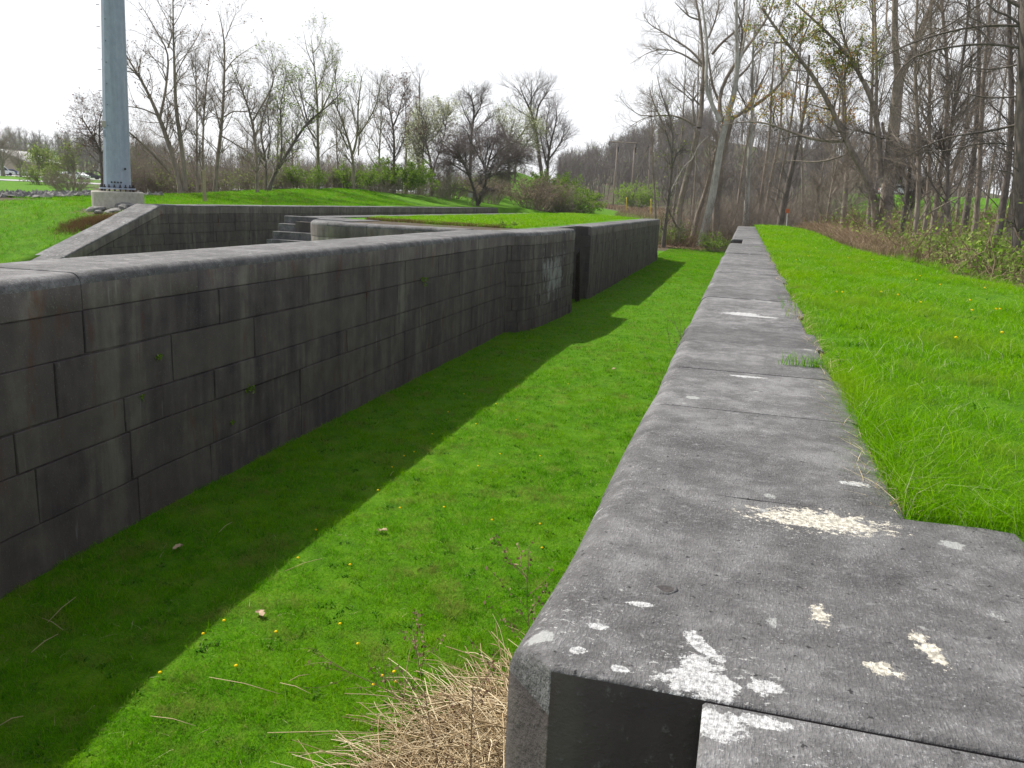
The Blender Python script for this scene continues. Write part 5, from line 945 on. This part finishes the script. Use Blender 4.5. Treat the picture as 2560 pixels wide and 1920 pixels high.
n = 9000; y = 150+110*g.random(n); x = -.27*y+(.2*y)*g.random(n); add_blades('dry_meadow', x, y, .4+.5*g.random(n), .09, 'brush', .45, .5, g=g)
n = 3000; x = -8.5+8*g.random(n); y = 87+5*g.random(n); add_blades('leaf_litter', x, y, .12, .08, 'brush', 1.5, .6, g=g)
# riprap rubble strip
def riprap():
    g = np.random.default_rng(9); n = 2600; a = np.radians(-58+30*g.random(n)); d = 49+7*g.random(n); x, y = d*np.sin(a), d*np.cos(a); k = (x < -34); x, y = x[k], y[k]; n = len(x)
    c = np.column_stack([x, y, GH(x, y)+.05]); s = (.12+.2*g.random(n))[:, None, None]; base = np.array([(1, 0, 0), (0, 1, 0), (-1, 0, 0), (0, -1, 0), (0, 0, .7), (0, 0, -.7)], float)
    V = c[:, None]+base[None]*s*(.6+.7*g.random((n, 6, 1)))+g.normal(size=(n, 6, 3))*.04; i = np.arange(n)[:, None, None]*6; t = np.array([(0, 1, 4), (1, 2, 4), (2, 3, 4), (3, 0, 4), (1, 0, 5), (2, 1, 5), (3, 2, 5), (0, 3, 5)])
    tag(mk('riprap', V.reshape(-1, 3), (i+t[None]).reshape(-1, 3), MT['rock'], None, False), kind='stuff')
riprap()
# ------------------------------------------------------------------ lawns
def lawn(n, sampler, d0, pw, h0, w0, g, hpow=.5, **k):
    x, y = sampler(n); d = np.hypot(x, y); keep = g.random(n) < np.minimum(1, (d0/d)**pw); x, y, d = x[keep], y[keep], d[keep]
    s = np.maximum(1, d/d0)
    pt = .55+.75*(.5+.5*np.sin(x*2.1+np.sin(y*1.7)*1.4)*np.sin(y*1.3+x*.6))+.35*np.sin(x*7.3+2*np.sin(y*3.1))*np.sin(y*6.1+x); h = h0*(.5+.9*g.random(len(x)))*pt*s**.18; return x, y, h, w0*s**.85, d
g = np.random.default_rng(33)
X_, Y_, H_, W_, D_ = lawn(900000, lambda n: (-7.2+6.75*g.random(n), 2.2+46*g.random(n)**1.5), 6.5, 1.5, .055, .0042, g)
add_blades('chamber_grass', X_, Y_, H_, W_, 'grass', .9, .4, g=g)
X_, Y_, H_, W_, D_ = lawn(90000, lambda n: (-7.2+6.75*g.random(n), 48+40*g.random(n)), 30, .3, .07, .012, g); add_blades('chamber_grass', X_, Y_, H_, W_, 'grass', .9, .4, g=g)
def smp(n): y = 2.3+60*g.random(n)**1.8; x = .63+(lawn_edge(y)-.55)*g.random(n); return x, y
X_, Y_, H_, W_, D_ = lawn(900000, smp, 4.0, 1.35, .062, .0030, g)
k = ~((X_ < .99) & (Y_ < 2.96)); X_, Y_, H_, W_, D_ = [a[k] for a in (X_, Y_, H_, W_, D_)]; H_ = H_*(1+.9*np.exp(-((Y_-2.96)/.8)**2))
add_blades('towpath_grass', X_, Y_, H_, W_, 'tall', .9, .55, z=-.03, g=g)
n = 2600; y = 2.95+2.6*g.random(n)**1.6; x = .62+.1*np.abs(g.normal(size=n))+.9*g.random(n)*(y < 3.15)*(g.random(n) < .8); add_blades('long_edge_grass', x, y, .08+.12*g.random(n), .0035, 'tall', .8, .7, z=-.03, g=g)
n = 900; x = .62+.04*g.normal(size=n); y = 3+22*g.random(n)**1.5; add_blades('straw_edge', x, y, .03+.05*g.random(n), .004, 'straw', 2.2, .4, z=-.015, g=g)
n = 160; x = .30+.33*g.random(n)**.7; y = 5.725+.02*g.normal(size=n); add_blades('joint_grass', x, y, .05+.09*g.random(n), .004, 'grass', .5, .5, z=0, g=g)
n = 90; x = .45+.18*g.random(n); y = 8.3+2.0*g.random(n); add_blades('joint_grass', x, y, .05+.06*g.random(n), .004, 'grass', .5, .5, z=0, g=g)
def smi(n):
    y = 30.2+48*g.random(n)**1.4; x = -16.2+8.2*g.random(n); return x, y
X_, Y_, H_, W_, D_ = lawn(120000, smi, 30, 1.0, .10, .014, g)
k = (X_ < -8.2-.6*smooth01(Y_, 45, 60)+1.0*smooth01(Y_, 60, 68)) & (X_ > -14.8-1.6*smooth01(Y_, 31, 36)) & (Y_ > np.interp(X_, [-15, -13, -11, -8.6, -8], [31, 31, 30.2, 30.1, 30.6])) & ((Y_ < 66) | (X_ < -8-.45*(Y_-66)))
add_blades('island_grass', X_[k], Y_[k], H_[k], W_[k], 'tall', .8, .4, z=-.04, g=g)
n = 5200; x = -14.6+6*g.random(n)**1.3; y = np.interp(x, [-15, -13, -11, -8.6, -8], [31, 31, 30.2, 30.1, 30.6])+np.abs(g.normal(size=n))*.7-.1; add_blades('rusty_grass', x, y, .05+.12*g.random(n), .012, 'redgrass', .6, .4, z=-.03, g=g)
def sml(n): d = 26+30*g.random(n); a = np.radians(-58+29*g.random(n)); return d*np.sin(a), d*np.cos(a)
X_, Y_, H_, W_, D_ = lawn(130000, sml, 30, .6, .10, .013, g); k = (X_ < -25.3) & (D_ < 47.5); add_blades('bank_grass', X_[k], Y_[k], H_[k], W_[k], 'grass', .8, .4, g=g)
n = 100000; x = -26.0-10*g.random(n); y = 34+60*g.random(n); k = y < .95*-x+40; add_blades('bank_grass', x[k], y[k], .06+.1*g.random(k.sum()), .022, 'grass', .8, .4, g=g)
n = 7000; t_ = g.random(n); bb = np.array([hit(*q) for q in ((185, 572), (300, 548))]); x = bb[0][0]+(bb[1][0]-bb[0][0])*t_+g.normal(size=n)*.45; y = bb[0][1]+(bb[1][1]-bb[0][1])*t_+g.normal(size=n)*.45
k = x < -25.35; add_blades('rusty_grass', x[k], y[k], .1+.16*g.random(k.sum()), .014, 'redgrass', .6, .4, g=g)
m = 1500; cx = -7.1+6.6*g.random(m); cy_ = 3.2+22*g.random(m)**1.4; k = 22; r = .015+.05*np.abs(g.normal(size=(m, k))); a = g.random((m, k))*6.28; hh = np.repeat(.06+.07*g.random(m), k); add_blades('lawn_tufts', (cx[:, None]+r*np.cos(a)).ravel(), (cy_[:, None]+r*np.sin(a)).ravel(), hh*(.6+.6*g.random(m*k)), .0055, 'grass', .75, .4, g=g)
m = 900; cx = .8+3.6*g.random(m); cy_ = 3.4+22*g.random(m)**1.4; k = 16; r = .02+.06*np.abs(g.normal(size=(m, k))); a = g.random((m, k))*6.28; hh = np.repeat(.09+.09*g.random(m), k); add_blades('towpath_tufts', (cx[:, None]+r*np.cos(a)).ravel(), (cy_[:, None]+r*np.sin(a)).ravel(), hh*(.6+.6*g.random(m*k)), .0045, 'tall', .9, .6, z=-.03, g=g)
n = 2600; x = -7.1+6.6*g.random(n); y = 3+26*g.random(n)**1.4; add_blades('lawn_straw_bits', x, y, .015+.03*g.random(n), .004, 'straw', 3.2, .5, g=g)
def lawn_weeds():
    g = np.random.default_rng(52); m = 520; cx = -7.0+6.4*g.random(m); cy_ = 3.2+24*g.random(m)**1.4; k = 9; a = g.random((m, k))*6.28; r = .02+.05*g.random((m, k)); x = (cx[:, None]+r*np.cos(a)).ravel(); y = (cy_[:, None]+r*np.sin(a)).ravel()
    add_blades('lawn_weeds', x, y, .03+.03*g.random(m*k), .02, 'weedleaf', 1.2, .4, g=g)
    m = 150; cx = .75+3.6*g.random(m); cy_ = 4+26*g.random(m)**1.4; a = g.random((m, k))*6.28; r = .02+.06*g.random((m, k)); x = (cx[:, None]+r*np.cos(a)).ravel(); y = (cy_[:, None]+r*np.sin(a)).ravel()
    add_blades('lawn_weeds', x, y, (.03+.03*g.random(m*k)), .014, 'weedleaf', 1.0, .4, z=-.02, g=g)
lawn_weeds()
# straw tussock at the corner of the foreground wall
def tussock():
    g = np.random.default_rng(41); n = 7500; K = 6; a = g.random(n)*6.28; r = np.sqrt(g.random(n))
    b = np.column_stack([-1.3+.9*r*np.cos(a), 4.5+1.9*r*np.sin(a), np.full(n, FLOOR)]); b[:, 0] = np.minimum(b[:, 0], -.5)
    L = .35+.6*g.random(n); hd = g.random(n)*6.28; el = -.15+.75*g.random(n)**1.5; dv = np.column_stack([np.cos(hd)*np.cos(el), np.sin(hd)*np.cos(el), np.sin(el)])
    b[:, 2] += (.5+.5*(b[:, 0] > -1.3))*g.random(n)*(1-.75*r)
    P = np.empty((n, K, 3)); P[:, 0] = b
    for j in range(1, K): P[:, j] = P[:, j-1]+dv*(L/(K-1))[:, None]; dv = nrm(dv+g.normal(size=(n, 3))*.09-np.array([0, 0, .13]))
    P[..., 2] = np.maximum(P[..., 2], FLOOR+.02); P[..., 0] = np.where(P[..., 0] > -.45, -.9-P[..., 0], P[..., 0])
    R = (.0028+.004*g.random((n, 1))**1.5)*np.linspace(1, .6, K)
    v, q = tubes(P, R, 4); tag(mk('dry_reed_tangle', v, q, MT['straw']), kind='stuff')
tussock()
n = 1500; a = g.random(n)*6.28; r = .9+.9*g.random(n)**2; add_blades('tall_tufts', np.minimum(-1.6+1.2*r*np.cos(a), -.5), 4.9+2.0*r*np.sin(a), .08+.2*g.random(n), .006, 'tall', .5, .5, g=g)
def strawstem(p, q_, r, lab, nm='straw_stem', grp='dry straw stems'):
    p, q_ = np.array(p), np.array(q_); m = (p+q_)/2+np.array([0, 0, .02]); return tag(MB().tube([p, m, q_], [r, r, r*.7], 6).build(nm, MT['straw'], None, True), lab, 'straw', grp)
for (a, b, lab) in (((547, 1331), (580, 1305), 'single straw stem in shade between the brown leaf and the lit grass'), ((712, 1428), (805, 1396), 'long thin straw stem lying across the shadow edge'), ((78, 1631), (145, 1585), 'straw stem lying in the dark grass at the left edge'), ((118, 1557), (190, 1492), 'thin stem slanting up in the dark grass at the left'), ((105, 1545), (158, 1575), 'short brown stalk crossing the thin slanting stem'), ((523, 1693), (700, 1735), 'long pale stem left of the straw tangle'), ((700, 1707), (778, 1735), 'short stem pointing at the straw tangle'), ((375, 1790), (490, 1815), 'pale stem low in the picture on the shadow edge'),
                    ((722, 1703), (772, 1686), 'small bent stem above the long pale one'), ((975, 1190), (985, 1178), 'tiny curved stem on the shadow line'), ((668, 1832), (1000, 1835), 'longest stem lying flat in front of the straw tangle'), ((0, 1813), (58, 1790), 'stem at the lower left corner')):
    p, q_ = atz(*a, FLOOR+.05), atz(*b, FLOOR+.06); strawstem(p, q_, .0032, lab)
for i, (px, py, lab) in enumerate(((955, 1326, 'curled pale dead leaf on the sunlit grass'), (445, 1368, 'brown dead leaf lying in the wall shadow'), (650, 1533, 'pale dead leaf on the edge of the shadow'), (1534, 922, 'small dead leaf far down the sunlit lawn'))):
    c = atz(px, py, FLOOR+.05); s = .048; g = np.random.default_rng(i); N = 7
    u, v_ = np.meshgrid(np.linspace(-1, 1, N), np.linspace(-1, 1, 5)); wv = (1-u**2)**.7*(1+.35*np.cos(u*9)); V = np.stack([u*s*1.5, v_*wv*s*.8,   .012*np.sin(u*3+i)+.016*v_**2+.003*g.normal(size=u.shape)], -1).reshape(-1, 3)
    an = i*1.3; V = np.stack([V[:, 0]*math.cos(an)-V[:, 1]*math.sin(an), V[:, 0]*math.sin(an)+V[:, 1]*math.cos(an), V[:, 2]], 1)+c; tag(mk('dead_leaf', V, gridq(5, N), MT['deadleaf'], None, True), lab, 'leaf', 'dead leaves')
# dry weed stalks by the foreground wall
def weed(base, tip, lab, seed, heads=40, stem='brush', hm='brush', hs=.03, sp=.12):
    g = np.random.default_rng(seed); b, t = np.array(base), np.array(tip); o = thing('dry_weed', tuple(b), lab, 'weed', 'dry weeds by the wall'); P = np.linspace(b, t, 8)+g.normal(size=(8, 3))*.012; P = P[None]; R = np.linspace(.005, .0025, 8)[None]
    B = spawn(P, R, 14, np.linalg.norm(t-b)*.3, (.5, 1.1), (.35, 1), 5, .02, .2, .7, .003, .0018, .6, g); v, q = cat_tubes([(P, R, 5), (*B, 4)]); mk('stem', v, q, MT[stem], o)
    v, q = leaves(B[0], heads*5, hs*.5, hs*.5, g); mk('sprays', v, q, MT[hm], o, False)
weed((-.9, 4.4, FLOOR), atd(1320, 1385, 5.0), 'dry seed head stalk leaning out beside the foreground wall', 1)
weed((-1.3, 4.2, FLOOR), atd(1030, 1575, 5.2), 'pale feathery seed stalk left of the straw tangle', 2, 60)
weed((-.6, 9.0, FLOOR), (-.55, 9.3, -.28), 'dark twiggy weed poking up by the far part of the foreground wall', 3, 20, 'dark', 'redbud', .02)
weed((-1.55, 5.6, FLOOR), atd(805, 1640, 5.6), 'single upright brown stalk in the sunlit grass', 4, 10)
weed((-1.0, 3.6, FLOOR), atd(1180, 1700, 4.0), 'withered grey stalk inside the straw tangle', 5, 40, 'brush', 'redbud', .025)
# small plants on the shaded wall
for i, (px, py, s, lab) in enumerate(((36, 1041, .11, 'small fern in a joint at the left edge of the dark wall'), (346, 992, .09, 'small fern hanging in a joint of the dark wall, second from the left'), (622, 968, .11, 'leafy tuft growing in the middle joint of the dark wall'), (392, 888, .08, 'thin fern in an upright joint of the dark wall'), (1055, 697, .2, 'low green tuft high on the dark wall near the bulge'), (580, 1055, .05, 'tiny green sprig low on the dark wall'))):
    p = atx(px, py, -7.2); g = np.random.default_rng(80+i); o = thing('wall_fern', tuple(p), lab, 'fern', 'plants on the dark wall'); n = 14; K = 4; P = np.empty((n, K, 3)); P[:, 0] = p-np.array([.03, 0, 0]); dv = nrm(np.column_stack([.6+.4*g.random(n), g.normal(size=n)*.8, g.normal(size=n)*.5]))
    for j in range(1, K): P[:, j] = P[:, j-1]+dv*s*.4; dv = nrm(dv-np.array([0, 0, .3]))
    v, q = tubes(P, np.full((n, K), .0025), 3); mk('stem', v, q, MT['shrub'], o); v, q = leaves(P, 70, .022, .014, g); mk('fronds', v, q, MT['shrub'], o, False)
p = atz(1270, 566, 0); o = shrub('leafy green weed on the near edge of the island lawn', 0, 0, 0, .9, .3, 71, 'shrub', 260, .05, ns=14, name='weed', base=p)
p = atz(1300, 562, 0); shrub('smaller leafy weed beside the island weed, nearer the bulge', 0, 0, 0, .5, .2, 72, 'shrub', 120, .05, ns=8, name='weed', base=p)
# dandelions
dp = [(1105, 800), (1240, 1010), (1120, 1030), (1160, 985), (1035, 1130), (980, 1168), (945, 1226), (1250, 1135), (1110, 1268), (1000, 1270), (1350, 1140), (1080, 1085), (1350, 1310), (1230, 1300), (850, 1560), (955, 1690), (985, 1680), (990, 1705), (934, 1712), (590, 1665), (508, 1585), (560, 1552), (790, 1325), (875, 1412), (895, 1610), (1355, 1370), (1010, 1140), (690, 1580), (1195, 1165), (1290, 1050), (1420, 960), (1190, 1060), (745, 1395), (400, 1682), (1560, 800), (1480, 830), (1535, 690), (1610, 760)]
dq = [(2092, 730), (2106, 731), (2203, 730), (2245, 737), (2302, 756), (2425, 751), (2430, 776), (2490, 773), (2500, 773), (2505, 832), (2390, 845), (2230, 640), (2180, 650), (2120, 645), (2290, 700), (2350, 712), (1990, 650), (2040, 620), (2150, 610), (2300, 690), (2462, 720), (1960, 605), (2020, 640)]
for pts, z in ((dp, FLOOR+.05), (dq, .03)):
    for i, (px, py) in enumerate(pts):
        c = atz(px, py, z); r = .017 if z < 0 else .014; a = np.arange(9)/9*2*np.pi; o_ = MB(); V = np.concatenate([np.stack([c[0]+f*r*np.cos(a+f), c[1]+f*r*np.sin(a+f), np.full(9, c[2]+h)], 1) for f, h in ((.35, -.006), (1, .004), (.72, .012), (.3, .014))])
        o_.add(V, [(9*k+j, 9*k+(j+1) % 9, 9*k+9+(j+1) % 9, 9*k+9+j) for k in range(3) for j in range(9)], [(27, 27+j, 28+j) for j in range(1, 8)])
        tag(o_.build('dandelion', MT['yellow'], None, False), 'yellow dandelion in the sunken lawn between the walls' if z < 0 else 'yellow dandelion in the lawn right of the foreground wall', 'dandelion', 'dandelions in the sunken lawn' if z < 0 else 'dandelions in the right lawn')

# ------------------------------------------------------------------ air
hz = MB().box((-1650, -120, -6), (1650, 2150, 75)).build('haze', MT['white']); hz['kind'] = 'stuff'
hm = bpy.data.materials.new('haze_air'); hm.use_nodes = True; hm.node_tree.nodes.clear(); ho = hm.node_tree.nodes.new('ShaderNodeOutputMaterial'); pv = hm.node_tree.nodes.new('ShaderNodeVolumePrincipled')
pv.inputs['Color'].default_value = (.9, .93, 1, 1); pv.inputs['Density'].default_value = .00013; pv.inputs['Anisotropy'].default_value = .3
hm.node_tree.links.new(pv.outputs[0], ho.inputs['Volume']); hz.data.materials.clear(); hz.data.materials.append(hm)
S.cycles.volume_bounces = 0
